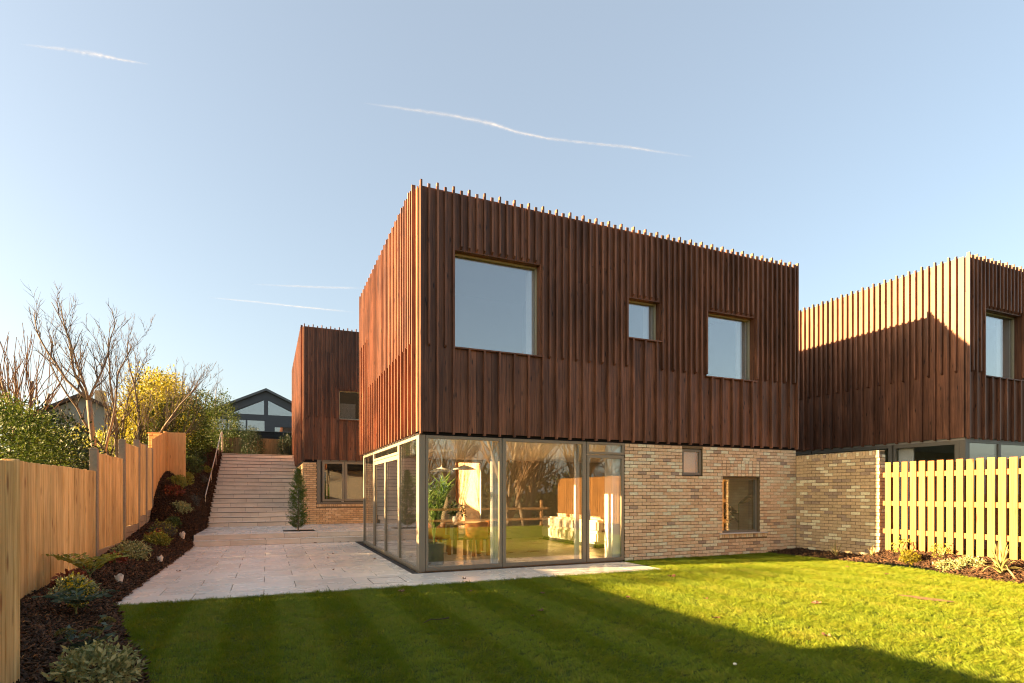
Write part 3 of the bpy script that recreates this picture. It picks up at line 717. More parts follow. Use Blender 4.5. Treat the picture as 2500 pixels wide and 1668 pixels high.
# ------------------------------------------------------------------ neighbouring house on the far right
NX, NY = 13.66, -1.69
nbh = thing('batten_house', 'neighbouring batten clad house catching sun above the slatted fence', 'house', (NX, NY, 0.1))
NF = Face((0, 0, 0), 0.0); NLn = 9.0; NL = Face((0, NLn, 0), -math.pi / 2)
NB, NTp, NP = 2.785, 7.37, 0.165
hN = [(0.02 + 4 * NP + .017, 0.02 + 15 * NP - .017, 4.40, 6.16)]
nfw = wall_core('front_wall', nbh, NF, 7.0, NB, NTp - .03, .22, hN)
clad(nfw, NF, 4.6, NB, NTp, NP, 0.02, hN, lambda u: 4.45, rg)
nsw = wall_core('side_wall', nbh, NL, NLn - .225, NB, NTp - .03, .22, [])
clad(nsw, NL, NLn, NB, NTp, NP, NLn - 0.02 - 54 * NP, [], lambda u: 4.45, rg, nmax=53)
upper_window(nbh, NF, *hN[0])
bx = MB(); bx.box(6.8, 7, .221, NLn, 0, NTp - .03); bx.box(.221, 6.79, NLn - .2, NLn - .001, 0, NTp - .03); bx.box(.221, 6.79, .221, NLn - .21, NTp - .3, NTp - .2); bx.box(0.03, 6.99, 0.03, NLn - .01, NB - .06, NB); bx.box(.221, 6.79, 3.2, 3.25, 0, NTp - .31)
bx.box(0.13, 6.79, 0.13, 3.19, -0.1, 0.0)
bx.build('shell', WALLPAINT, nbh)
MB().box(0, .125, 0, .125, 0, NB - .062).build('corner_post', FRAMED, nbh)
frame_unit('window', nbh, NF, 0.13, 1.50, 0.0, NB - .064, .05, .05, .06, .07, FRAMED)
frame_unit('window', nbh, NF, 1.51, 3.4, 0.0, NB - .064, .06, .06, .06, .07, FRAMED)
frame_unit('window', nbh, NF, 3.41, 5.3, 0.0, NB - .064, .06, .06, .06, .07, FRAMED)
NG = Face((0, NLn - .1, 0), -math.pi / 2)
frame_unit('window', nbh, NG, NLn - .1 - 1.80, NLn - .1 - .13, 0.0, NB - .064, .06, .12, .10, .07, FRAMED)
frame_unit('window', nbh, NG, NLn - .1 - 4.4, NLn - .1 - 1.85, 0.0, NB - .064, .06, .10, .08, .07, FRAMED)
frame_unit('window', nbh, NG, 0.0, NLn - .1 - 4.45, 0.0, NB - .064, .06, .10, .08, .07, FRAMED)
MB().box(0.15, 0.19, 1.35, 1.75, 0.01, NB - .07).build('curtain', CURTAIN, nbh)

# ------------------------------------------------------------------ garden wall
gw = thing('garden_wall', 'freestanding buff brick garden wall with soldier course top', 'wall', (9.69, 0, 0))
GWF = Face((0, -0.012, 0), -math.pi / 2)           # faces -x, u runs towards -y
gc = MB().box(0.012, 0.20, -2.118, -0.012, -0.05, 2.395).build('wall_core', MORTAR, gw)
sold = [(k * 0.0755, 2.305, 0.0655, 0.10) for k in range(28)]
bricks(gc, Face((0.012, -0.012, 0), -math.pi / 2), 2.118, 0.0, 2.30, BRICK2, [], 300, rg, extra=sold, near_first=False)
GE = Face((0.0, -2.118, 0), 0.0)
for r in range(31):
    v = r * 0.075; top = r == 30
    sp = [(0.0, 0.215)] if r % 2 else [(0.0, 0.1025), (0.1125, 0.1025)]
    for a, l in sp:
        me = box_mesh('brick', l, 0.05, 0.065, BRICK2, 0.006, 0.0022, rg.randrange(5)); obj('brick', me, gc, GE.at(a - 0.004, -0.012, v), 0)
for k in range(28): obj('brick', box_mesh('brick', 0.215, 0.0655, 0.02, BRICK2, 0.004, .001, rg.randrange(5)), gc, (-0.004, -0.085 - k * 0.0755, 2.388))

# ------------------------------------------------------------------ fences
lf = thing('timber_fence', 'golden closeboard fence with concrete posts stepping up the left side', 'fence', (-5.5, 0, 0))
def closeboard(parent, y0, y1, z0, z1, mat, z1b=None, bwid=0.105, axis='y', x=0.0, face=1):
    """boards on the garden side (local +x), each a part of the panel"""
    z1b = z1 if z1b is None else z1b
    if axis == 'y': rails = MB(); [rails.box(x - 0.065, x - 0.025, y0, y1, zr, zr + 0.075) for zr in (z0 + .25, (z0 + z1) / 2, min(z1, z1b) - .3)]
    else: rails = MB(); [rails.box(y0, y1, x + 0.025, x + 0.065, zr, zr + 0.075) for zr in (z0 + .25, (z0 + z1) / 2, z1 - .3)]
    p = rails.build('panel', mat, parent)
    n = max(1, round((y1 - y0) / bwid)); wv = (y1 - y0) / n
    for i in range(n):
        a = y0 + i * wv; t = (i + .5) / n; zt = z1 + (z1b - z1) * t + rg.uniform(-.004, .004)
        h = round(zt - z0, 2 if z1b != z1 else 1) if z1b == z1 else round(zt - z0, 2)
        h = zt - z0
        if axis == 'y':
            me = box_mesh('board', 0.018, wv - .003, round(h, 2), mat, 0.003)
            obj('board', me, p, (x - 0.02 + rg.uniform(0, .004) + (0.006 if i % 2 else 0), a + .0015, z0 + rg.uniform(-.004, .004)))
        else:
            me = box_mesh('board', wv - .003, 0.018, round(h, 2), mat, 0.003)
            obj('board', me, p, (a + .0015, x + rg.uniform(0, .006), z0))
    return p
def cpost(parent, y, z0, z1, x=-0.03, w=0.10):
    m = MB().box(x - 0.075, x + 0.055, y - w / 2, y + w / 2, z0, z1 - .02)
    m.prism([(x - .075, z1 - .02), (x + .055, z1 - .02), (x + .035, z1 + .01), (x - .055, z1 + .01)], 1, y - w / 2, y + w / 2)
    m.build('post', CONCRETE, parent, bevel=0.006)
panels = [(-5.3, -1.36, 0.0, 1.86, 0), (-1.24, 2.40, 0.06, 1.885, 0), (2.56, 4.60, 0.40, 2.225, 1), (4.82, 6.18, 0.72, 2.60, 3), (6.34, 7.14, 0.90, 2.72, 3), (7.26, 7.96, 1.0, 2.68, 3)]
for y0, y1, z0, z1, gb in panels:
    closeboard(lf, y0, y1, z0, z1, PINE, bwid=0.14 if y1 - y0 > 3 else 0.118)
    for k in range(max(gb, 1)):
        if gb: MB().box(-0.05, 0.0, y0 - .02, y1 + .02, z0 - .155 * (k + 1), z0 - .155 * k - .008).build('gravel_board', CONCRETE, lf, bevel=0.006)
for y, z1 in ((2.48, 2.30), (4.71, 2.66), (6.26, 2.78), (7.20, 2.74), (8.02, 2.70)): cpost(lf, y, 0.0, z1)
MB().box(-0.07, 0.03, -1.36, -1.26, 0, 1.86).build('post', PINE, lf, bevel=.004)
closeboard(lf, 8.08, 10.24, 0.6, 2.96, CEDAR, 3.38, bwid=0.12)
MB().box(-0.05, 0.03, 10.25, 10.34, 0.9, 3.40).build('post', CEDAR, lf, bevel=.004)
closeboard(lf, 0.04, 0.55, 1.3, 3.38, CEDAR, axis='x', x=10.30, bwid=0.105)
# nearer fence on the left edge
nf = thing('timber_fence', 'nearest pale timber fence end at the left edge of the bed', 'fence', (-4.20, -5.24, 0))
closeboard(nf, -3.9, -0.06, -0.05, 1.69, PINE, bwid=0.13, x=0.0)
MB().box(-0.07, 0.012, -0.06, 0.03, -0.05, 1.71).build('post', PINE, nf, bevel=.006)
closeboard(nf, -1.3, -0.09, -0.05, 1.69, PINE, axis='x', x=-0.03)

rf = thing('slatted_fence', 'pale yellow hit and miss slatted fence glowing in low sun', 'fence', (9.69, 0, 0))
yv = -2.26
k = 0
while yv > -12.6:
    w = 0.122; zb = 0.20 if yv > -6 else 0.08
    obj('slat', box_mesh('slat', 0.02, w, 2.13 - zb - rg.choice((0, 0.01)), PINE2, 0.003), rf, (-0.003 + rg.uniform(-.003, .003), yv - w, zb + 0.0))
    obj('slat', box_mesh('slat', 0.02, w, 2.10 - zb, PINE2, 0.003), rf, (0.112, yv - w - 0.086, zb))
    yv -= 0.172; k += 1
for z in (0.60, 1.20, 1.81): MB().box(0.0185, 0.1105, -12.6, -2.2, z, z + 0.10).build('rail', PINE2, rf)
for y in (-2.3, -5.0, -7.6, -10.2, -12.55): MB().box(0.135, 0.23, y - .05, y + .05, 0, 2.1).build('post', PINE2, rf, bevel=.004)

bf = thing('timber_fence', 'weathered vertical board fence at the top of the stairs', 'fence', (-4.6, 21.6, 3.2))
closeboard(bf, 0.0, 4.2, 0.0, 1.08, OLDFENCE, axis='x', x=0.0, bwid=0.14)
pr = thing('rail_fence', 'brown post and rail fence behind the lawn, mirrored in the glass', 'fence', (-4, -12.75, 0))
for i in range(8): MB().box(i * 1.83, i * 1.83 + .11, -.05, .05, -.1, 1.15).build('post', RAILWOOD, pr, bevel=.006)
for z in (0.25, 0.72): MB().box(-.2, 13.2, .052, .09, z, z + .1).build('rail', RAILWOOD, pr, bevel=.004)
bp = thing('brick_pier', 'small orange brick pier behind the red fence corner', 'pier', (-5.62, 9.9, 1.2))
pc = MB().box(-0.27, 0.03, 0.01, 0.36, -0.3, 2.08).build('core', MORTAR, bp)
bricks(pc, Face((-0.28, 0.0, 0), 0), 0.32, 0.6, 2.1, BRICKR, [], 300, rg)
MB().box(-0.30, 0.05, -0.02, 0.39, 2.085, 2.12).build('cap', BRICKR, bp)
#PART3
# ------------------------------------------------------------------ foliage tools
def leaf_cloud(name, P, D, length, width, mat, rng, fold=0.25):
    """one rhombic leaf per point, pointing along D"""
    n = len(P); P = np.asarray(P, float); D = np.asarray(D, float); D /= np.linalg.norm(D, axis=1, keepdims=True) + 1e-9
    A = rng.normal(size=(n, 3)); S_ = np.cross(D, A); S_ /= np.linalg.norm(S_, axis=1, keepdims=True) + 1e-9
    Nn = np.cross(S_, D)
    L = (length * rng.uniform(.65, 1.3, n))[:, None]; Wd = (width * rng.uniform(.7, 1.25, n))[:, None]
    base = P; mid = P + D * L * .5 - Nn * L * fold * .3
    V = np.stack([base, mid + S_ * Wd + Nn * Wd * fold, P + D * L - Nn * L * fold, mid - S_ * Wd + Nn * Wd * fold], 1).reshape(-1, 3)
    Q = np.arange(4 * n).reshape(n, 4)
    return fast_mesh(name, V, Q, mat)

def blob_points(rng, ells, n, lo=0.55, rough=0.28, zmin=None):
    """points near the shells of several lumpy ellipsoids; returns P, outward"""
    vol = np.array([e[3] * e[4] + e[4] * e[5] + e[3] * e[5] for e in ells]); cnt = (n * vol / vol.sum()).astype(int)
    Ps, Ds = [], []
    for e, c in zip(ells, cnt):
        d = rng.normal(size=(c, 3)); d /= np.linalg.norm(d, axis=1, keepdims=True)
        ph = rng.uniform(0, 6, 9)
        lump = sum(np.sin(d @ np.array([math.cos(a * 1.7 + k), math.sin(a + k * 2), math.cos(k - a)]) * (3 + 2 * k) + a) for k, a in enumerate(ph[:5])) / 5
        r = (lo + (1 - lo) * rng.uniform(0, 1, c) ** .45) * (1 + rough * lump)
        p = d * r[:, None] * np.array(e[3:6]) + np.array(e[:3]); Ps.append(p); Ds.append(d / np.array(e[3:6]))
    P = np.concatenate(Ps); D = np.concatenate(Ds); D /= np.linalg.norm(D, axis=1, keepdims=True)
    if zmin is not None: k = P[:, 2] > zmin; P, D = P[k], D[k]
    return P, D

def clusters(rng, P, D, per, spread):
    k = len(P); idx = np.repeat(np.arange(k), per)
    Q = P[idx] + rng.normal(size=(len(idx), 3)) * spread
    E_ = D[idx] * .7 + rng.normal(size=(len(idx), 3)) * .8 + np.array([0, 0, .25])
    return Q, E_

def bush(name, label, cat, loc, ells, n, per, length, width, mat, seed, spread=0.09, stems=6, group=None, twigmat=None, lo=0.5, rough=0.28, shoots=0):
    rng = np.random.default_rng(seed); t = thing(name, label, cat, loc, group=group)
    P, D = blob_points(rng, ells, n, lo, rough, 0.0)
    Q, E_ = clusters(rng, P, D, per, spread)
    obj('crown', leaf_cloud('crown', Q, E_, length, width, mat, rng), t)
    m = MB()
    for k in range(stems):
        e = ells[rng.integers(len(ells))]; a = np.array([e[0] * .5 + rng.normal() * .1, e[1] * .8 + rng.normal() * .1, 0.0]); b = np.array(e[:3]) + rng.normal(size=3) * np.array(e[3:6]) * .45
        c = (a + b) / 2 + rng.normal(size=3) * .08
        m.tube([a - np.array([0, 0, .15]), c, b], [0.03, .022, .01], 5)
    for k in range(shoots):
        i = rng.integers(len(P)); b = P[i]; d = D[i] + np.array([0, 0, .5]); m.tube([b - d * .2, b, b + d * rng.uniform(.1, .35)], [.006, .005, .002], 4)
    m.build('stem', twigmat or BARK, t)
    return t

class Tree:
    def __init__(s, seed): s.r = random.Random(seed); s.paths = []
    def rv(s): return Vector((s.r.gauss(0, 1), s.r.gauss(0, 1), s.r.gauss(0, 1)))
    def limb(s, p, d, L, r, lvl, maxl, kids, rk=(.5, .7), up=0.25, wob=0.18, spread=0.75, taper=0.45, ratio=0.62, first=0.25):
        n = max(3, int(4 + 2 * (maxl - lvl))); pts = [Vector(p)]; rad = [r]; d = Vector(d).normalized(); dirs = [d]
        for i in range(n):
            d = (d + s.rv() * wob / math.sqrt(n) * 1.2 + Vector((0, 0, up / n))).normalized()
            pts.append(pts[-1] + d * L / n); rad.append(r * (1 - (1 - taper) * (i + 1) / n)); dirs.append(d)
        s.paths.append((pts, rad, lvl))
        if lvl >= maxl: return
        k = kids[min(lvl, len(kids) - 1)]
        for j in range(k):
            t = first + (1 - first) * (j + s.r.uniform(.2, .9)) / k; i = min(n, max(1, int(t * n)))
            q = s.rv(); q = (q - dirs[i] * q.dot(dirs[i])).normalized()
            nd = (dirs[i] * (1 - spread * .5) + q * spread * s.r.uniform(.6, 1.1) + Vector((0, 0, up * .5))).normalized()
            s.limb(pts[i], nd, L * ratio * s.r.uniform(.7, 1.15) * (1.15 - .45 * t), max(.0065, rad[i] * s.r.uniform(*rk)), lvl + 1, maxl, kids, rk, up, wob, spread, taper, ratio, first)
    def build(s, t, mat, twig, thick=2, zmin=None):
        a, b = MB(), MB()
        for pts, rad, lvl in s.paths:
            (a if lvl < thick else b).tube(pts, rad, 8 if lvl == 0 else 6 if lvl == 1 else 4 if lvl < 3 else 3, cap=lvl < 2)
        o1 = obj('trunk', mesh('trunk', a.v, a.f, mat, True), t)
        if b.v: obj('crown', mesh('crown', b.v, b.f, twig, True), t)

# ------------------------------------------------------------------ trees and shrubs on the left
# bare multi-stem tree
t = thing('bare_tree', 'tall bare forked tree rising behind the golden fence', 'tree', (-7.0, 9.3, 1.4))
T = Tree(21)
T.limb((0, 0, 0), (-.10, -.16, 1), 2.7, .085, 0, 0, (0, 0), up=.05, wob=.10, taper=.75)
p0 = T.paths[-1][0][-1]
for d, L, r in (((-1.05, .2, 1), 3.0, .045), ((-.45, .25, 1), 2.9, .045), ((.0, -.1, 1), 2.7, .04), ((.3, -.15, 1), 2.5, .038)):
    T.limb(p0, d, L, r, 1, 3, (0, 12, 7, 4), up=.5, wob=.28, spread=.62, ratio=.42, first=.15, rk=(.45, .65), taper=.22)
T.limb((.0, .0, .7), (.48, -.1, 1), 3.9, .048, 1, 3, (0, 13, 7, 4), up=.5, wob=.22, spread=.55, ratio=.38, rk=(.4, .6), taper=.2)
T.build(t, BARK, TWIG)
t = thing('bare_tree', 'bare many-stemmed tree with spreading limbs beside the yellow shrub', 'tree', (-7.0, 11.7, 1.8))
T = Tree(33)
for d, L, r in (((-.25, .05, 1), 4.4, .055), ((.05, -.1, 1), 4.7, .06), ((.35, -.2, 1), 4.7, .055), ((.72, -.3, 1), 4.5, .05), ((1.05, -.45, 1), 4.2, .045), ((.5, .3, 1), 4.2, .045), ((1.4, -.5, .75), 3.6, .038)):
    T.limb((T.r.uniform(-.12, .12), T.r.uniform(-.15, .15), 0), d, L, r, 0, 3, (13, 6, 4), up=.55, wob=.28, spread=.55, taper=.2, ratio=.40, first=.15, rk=(.4, .6))
T.build(t, BARK, TWIG, thick=1)
t = thing('pollard_tree', 'pollarded bare tree with upright reddish shoots behind evergreen shrub', 'tree', (-8.2, 7.4, 1.2))
T = Tree(5)
for k in range(7):
    a = k * .9; T.limb((0, 0, 1.6), (math.cos(a) * .8, math.sin(a) * 1.1, .8), 1.5, .055, 0, 1, (13,), up=.9, wob=.3, spread=.45, taper=.5, ratio=1.35, first=.2, rk=(.22, .34))
T.limb((0, 0, 0), (0, 0, 1), 1.7, .16, 0, 0, (0,))
T.build(t, BARK, TWIGR, thick=1)
t = thing('bare_tree', 'small distant bare tree above the right end of the hedge', 'tree', (-6.2, 24.5, 3.4))
T = Tree(8)
for d in ((.05, .1, 1), (.5, .2, 1), (-.4, .1, 1)): T.limb((0, 0, 0), d, 4.2, .06, 0, 3, (6, 4, 3), up=.4, wob=.25, spread=.6, taper=.3, ratio=.45)
T.build(t, BARK, TWIG, thick=1)

bush('evergreen_shrub', 'broad evergreen shrub with light tips behind the nearest golden fence panel', 'shrub', (-7.3, 3.3, 0.6),
     [(0, 0, 1.4, 1.0, 1.6, 1.3), (-.2, 1.2, 1.5, 1.0, 1.2, 1.35), (.1, -1.2, 1.1, .9, 1.1, 1.1), (.3, .4, .7, .8, 1.8, .8), (.1, -3.0, 1.25, .8, 1.0, 1.5)], 3600, 7, .075, .019, EVERGREEN, 11, shoots=60)
bush('evergreen_shrub', 'dark evergreen shrub in front of the tiled house', 'shrub', (-7.4, 6.7, 0.9),
     [(0, 0, 1.2, .9, 1.0, 1.35), (0, .9, .9, .8, .9, 1.05)], 1500, 6, .09, .026, DARKGREEN, 12)
bush('leafy_shrub', 'sunlit yellow-green shrub beyond the bare trees', 'shrub', (-8.6, 14.0, 1.9),
     [(0, 0, .8, 1.0, 2.2, 1.0), (0.2, 2.5, .9, 1.0, 1.6, 1.1)], 900, 6, .11, .03, LIME, 13)
bush('yellow_shrub', 'large golden yellow shrub lit by low sun above the fence corner', 'shrub', (-6.5, 14.6, 2.2),
     [(0, 0, 2.2, 1.1, 2.2, 1.5), (.1, 2.2, 2.5, 1.1, 1.8, 1.5), (.1, -1.9, 1.5, .9, 1.5, 1.1), (-.2, 1.0, 3.0, .8, 1.5, .9), (.3, -.8, 3.2, .35, .5, .5), (.2, 2.6, 3.7, .4, .6, .5), (.3, -2.6, 2.3, .4, .6, .5), (.4, .6, 1.2, .9, 2.6, 1.0)], 3000, 6, .10, .026, YELLOWGREEN, 14, spread=.12, rough=.42, shoots=90)
bush('hedge', 'tall green hedge leaning over the left side of the stone stairs', 'hedge', (-5.45, 16.0, 2.2),
     [(-.35, -3.9, .8, .62, 1.5, 1.45), (-.2, -1.6, 1.3, .7, 1.7, 1.6), (-.05, 1.0, 1.7, .68, 1.8, 1.65), (.05, 3.4, 2.3, .72, 1.7, 1.75), (.8, 6.2, 2.5, .8, 1.2, 1.9), (-.1, 2.2, .8, .7, 3.2, 1.0), (-.35, -4.6, .2, .5, 1.0, .9)], 4300, 7, .085, .024, HEDGE, 15, stems=14)
bush('rounded_bush', 'dark conical bush before the board fence above the stairs', 'bush', (-3.28, 20.9, 3.26),
     [(0, 0, .6, .5, .5, .72), (0, 0, 1.05, .28, .28, .45)], 700, 6, .06, .016, DARKGREEN, 16)
bush('rounded_bush', 'dark bush at the top of the stairs against the batten house', 'bush', (-1.62, 21.1, 3.26),
     [(0, 0, .5, .38, .4, .7)], 400, 6, .06, .016, DARKGREEN, 17)
bush('rounded_bush', 'dark leafy bush behind the board fence under the gabled house', 'bush', (-4.2, 22.8, 3.26),
     [(0, 0, .9, .7, .6, 1.1)], 500, 6, .08, .02, DARKGREEN, 18)
# arching bramble
t = thing('bramble', 'arching yellow-leaved bramble poking over the fence by the grey post', 'plant', (-6.1, 2.6, 0.6))
rng = np.random.default_rng(3); m = MB(); P = []; D = []
for k in range(7):
    a = rng.uniform(-2.6, .4); L = rng.uniform(.6, 1.1); pts = []
    for i in range(8):
        s_ = i / 7; pts.append((math.sin(a) * L * s_ * .35, math.cos(a) * L * s_ * .9 * (1 if k % 2 else -1) * .7, .9 + L * s_ * 1.2 - .9 * s_ * s_ * L))
    m.tube(pts, [.008 - .0008 * i for i in range(8)], 4)
    for i in range(2, 8):
        for j in range(5): P.append(np.array(pts[i]) + rng.normal(size=3) * .03); D.append(rng.normal(size=3) + np.array([0, 0, -.6]))
m.tube([(0, 0, -.4), (0, 0, .95)], .012, 5); m.build('stem', TWIG, t)
obj('foliage', leaf_cloud('foliage', P, D, .11, .024, LIME, rng), t)

# conifer in the terrace
t = thing('conifer', 'slim upright young conifer planted in the terrace opening', 'tree', (-1.69, 8.55, 0.284))
rng = np.random.default_rng(9); P = []; D = []; m = MB()
m.tube([(0, 0, -.05), (0.01, 0, .9), (-.02, 0, 1.9), (0.03, 0, 2.05)], [.022, .016, .006, .003], 6)
m.build('trunk', BARK, t)
for k in range(330):
    z = .06 + 1.75 * rng.uniform() ** 1.15; rmax = np.interp(z, [0, .2, .55, 1.0, 1.35, 1.6, 1.9], [.22, .33, .30, .26, .23, .12, .05]) * rng.uniform(.65, 1.12)
    a = rng.uniform(0, 6.283); tip = np.array([math.cos(a) * rmax, math.sin(a) * rmax, z + .16]); b0 = np.array([0, 0, z - .02])
    for i in range(22):
        s_ = rng.uniform(.25, 1); p = b0 + (tip - b0) * s_ + rng.normal(size=3) * .018
        P.append(p); D.append((tip - b0) / .3 + rng.normal(size=3) * .55 + np.array([0, 0, .35]))
obj('crown', leaf_cloud('crown', P, D, .055, .007, CONIFER, rng), t)

# ------------------------------------------------------------------ bed plants
def rosette(name, label, cat, loc, n, R_, h, length, width, mat, seed, mat2=None, frac=0.0, group=None):
    """a low leafy mound: many small leaves on short stems"""
    rng = np.random.default_rng(seed); t = thing(name, label, cat, loc, group=group)
    P, D = blob_points(rng, [(0, 0, h * .45, R_, R_, h * .6)], n, .35, .3, 0.0)
    Q, E_ = clusters(rng, P, D, 5, length * .4)
    k = int(len(Q) * (1 - frac)); idx = rng.permutation(len(Q)); a, b_ = idx[:k], idx[k:]
    obj('foliage', leaf_cloud('foliage', Q[a], E_[a], length, width, mat, rng), t)
    if mat2 and len(b_): obj('flowers' if mat2 is FLOWER else 'inner_foliage', leaf_cloud('tips', Q[b_] + np.array([0, 0, h * .15]), E_[b_], length * .8, width, mat2, rng), t)
    m = MB()
    for i in range(9):
        a_ = rng.uniform(0, 6.28); m.tube([(0, 0, -.03), (math.cos(a_) * R_ * .3, math.sin(a_) * R_ * .3, h * .35), (math.cos(a_) * R_ * .6, math.sin(a_) * R_ * .6, h * .7)], [.006, .005, .003], 4)
    m.build('stem', STEM, t); return t

def strap_plant(name, label, loc, n, L, w, mat, seed, droop=1.0):
    """sword leaves, each its own part"""
    rng = np.random.default_rng(seed); t = thing(name, label, 'plant', loc)
    for k in range(n):
        a = rng.uniform(0, 6.283); out = rng.uniform(.1, 1.0); l = L * rng.uniform(.65, 1.1); V = []; ns = 7
        sx, sy = -math.sin(a), math.cos(a)
        for i in range(ns):
            s_ = i / (ns - 1); r = l * (s_ * .55 * out + .25 * out * droop * s_ ** 2); z = l * (s_ * (1 - .25 * out) - .75 * droop * out ** 1.6 * s_ ** 2.2)
            z = max(z, -0.0 + .01); ww = w * (1 - s_ ** 2.5) * (.6 + .8 * min(1, s_ * 3)) * .5 + .001
            x, y = math.cos(a) * r, math.sin(a) * r
            V += [(x - sx * ww, y - sy * ww, z + ww * .5), (x, y, z), (x + sx * ww, y + sy * ww, z + ww * .5)]
        F = []
        for i in range(ns - 1):
            for j in range(2): F.append((i * 3 + j, i * 3 + j + 1, (i + 1) * 3 + j + 1, (i + 1) * 3 + j))
        obj('leaf', mesh('leaf', V, F, mat), t)
    return t

def pinnate(name, label, loc, n, L, pairs, ll, lw, mat, seed, rise=.8):
    rng = np.random.default_rng(seed); t = thing(name, label, 'plant', loc)
    m = MB()
    for k in range(n):
        a = k * 2.399 + rng.uniform(-.3, .3); l = L * rng.uniform(.75, 1.1); pts = []; P = []; D = []
        for i in range(7):
            s_ = i / 6; pts.append(np.array([math.cos(a) * l * s_ * .85, math.sin(a) * l * s_ * .85, l * (rise * s_ - .45 * s_ ** 2) + .12]))
        m.tube(pts, [.006, .005, .005, .004, .003, .003, .002], 4)
        for i in range(pairs):
            s_ = .2 + .8 * i / pairs; j = min(5, int(s_ * 6)); p = pts[j] + (pts[j + 1] - pts[j]) * (s_ * 6 - j); d = pts[j + 1] - pts[j]; d /= np.linalg.norm(d)
            sd = np.array([-math.sin(a), math.cos(a), 0.0])
            for sg in (-1, 1): P.append(p); D.append(sd * sg + d * .55 + np.array([0, 0, .12]))
        P.append(pts[-1]); D.append(pts[-1] - pts[-2])
        obj('leaf', leaf_cloud('leaf', P, D, ll, lw, mat, rng, .1), t)
    m.tube([(0, 0, -.05), (0, 0, .16)], .012, 5); m.build('stem', STEM, t); return t

def bz(x, y): return bed_z(x, y)
def pl(x, y): return (x, y, bz(x, y))
rosette('variegated_plant', 'cream variegated mound nearest the camera in the mulch bed', 'plant', pl(-3.72, -5.25), 330, .25, .27, .055, .012, VARIEG, 41)
t = thing('sedum_plant', 'plant with three round olive flower heads on stalks in the bed', 'plant', pl(-3.98, -4.5))
rng = np.random.default_rng(42); m = MB(); P = []; D = []
for i, (x, y, z, r) in enumerate(((-.14, .02, .24, .062), (.04, -.03, .23, .066), (.13, .1, .30, .05))):
    m.tube([(0, 0, -.02), (x * .6, y * .6, z * .6), (x, y, z - .02)], [.007, .006, .005], 5)
    d = rng.normal(size=(240, 3)); d /= np.linalg.norm(d, axis=1, keepdims=True); d[:, 2] = abs(d[:, 2]) * .9 - .15
    obj('flower_head', leaf_cloud('flower_head', np.array([x, y, z]) + d * r * np.array([1, 1, .72]), d, .016, .006, SEDUM, rng), t)
    for k in range(22):
        a = rng.uniform(0, 6.28); P.append(np.array([x, y, z]) * rng.uniform(.4, .95) + rng.normal(size=3) * .03); D.append((math.cos(a), math.sin(a), .1))
m.build('stem', STEM, t); obj('foliage', leaf_cloud('foliage', P, D, .085, .022, BLUEGREEN, rng), t)
pinnate('fern_leaved_plant', 'blue-green ferny plant below the yellow flowers in the bed', pl(-4.52, -2.62), 11, .38, 9, .085, .018, BLUEGREEN, 43)
rosette('yellow_flowered_plant', 'small plant with a bright yellow flower spike in the bed', 'plant', pl(-4.62, -2.2), 90, .12, .36, .045, .012, MIDGREEN, 44, FLOWER, .35)
rosette('variegated_plant', 'silvery variegated mound close to the lit fence panel', 'plant', pl(-4.85, -1.35), 260, .23, .26, .05, .011, VARIEG, 45)
pinnate('mahonia', 'mahonia with long pinnate green leaves against the golden fence', pl(-4.98, -0.15), 13, .55, 9, .12, .020, LIME, 46, 1.0)
rosette('heuchera', 'dark red leafy plant at the foot of the mahonia', 'plant', pl(-5.08, -0.55), 70, .18, .2, .075, .024, RUST, 47)
rosette('heuchera', 'rust red leafy plant between mahonia and variegated mound', 'plant', pl(-5.06, 1.75), 50, .14, .16, .07, .022, RUST, 48)
rosette('variegated_plant', 'wide yellow variegated mound midway along the bed', 'plant', pl(-4.98, 2.55), 300, .30, .30, .055, .012, VARIEG, 49)
rosette('variegated_plant', 'lime variegated mound beside the middle garden cup light', 'plant', pl(-4.90, 4.9), 240, .25, .28, .055, .013, LIME, 50)
rosette('heuchera', 'reddish plant tucked behind the lime mound', 'plant', pl(-5.0, 5.5), 60, .2, .22, .07, .02, RUST, 51)
rosette('variegated_plant', 'grey-green leafy mound behind the lime variegated one', 'plant', pl(-4.98, 6.2), 220, .28, .34, .06, .014, GREYLEAF, 52, LIME, .4)
rosette('green_plant', 'small mid green plant near the foot of the bank', 'plant', pl(-4.95, 7.6), 110, .17, .24, .06, .016, MIDGREEN, 53)
rosette('variegated_plant', 'pale variegated mound at the foot of the bank', 'plant', pl(-4.85, 8.4), 220, .26, .28, .055, .013, VARIEG, 54)
rosette('heuchera', 'dull red plant on the bank left of the handrail', 'plant', pl(-5.12, 8.8), 90, .28, .24, .07, .02, RUST, 55)
rosette('variegated_plant', 'round yellow-green mound on the lower bank', 'plant', pl(-5.10, 9.6), 220, .26, .32, .055, .014, LIME, 56)
rosette('grey_plant', 'greyish plant close to the handrail foot', 'plant', pl(-4.72, 9.9), 130, .2, .26, .06, .014, GREYLEAF, 57)
rosette('green_plant', 'bright green sprig in the middle of the dark bank', 'plant', pl(-5.0, 11.0), 90, .2, .34, .08, .02, LIME, 58)
rosette('green_plant', 'dark green shrubby plant on the upper bank', 'plant', pl(-5.1, 12.6), 260, .45, .55, .075, .018, MIDGREEN, 59)
rosette('green_plant', 'dusky shrubby plant near the red fence corner', 'plant', pl(-5.1, 14.2), 260, .42, .5, .075, .018, DARKGREEN, 60)
rosette('lime_plant', 'small lime plant beside the upper handrail', 'plant', pl(-4.8, 14.6), 90, .2, .26, .06, .016, LIME, 61)
rosette('grey_plant', 'grey leafed plant beside the handrail halfway up', 'plant', pl(-4.78, 13.2), 90, .2, .24, .06, .016, GREYLEAF, 62)
def plr(x, y): return (x, y, bedr_z(x, y))
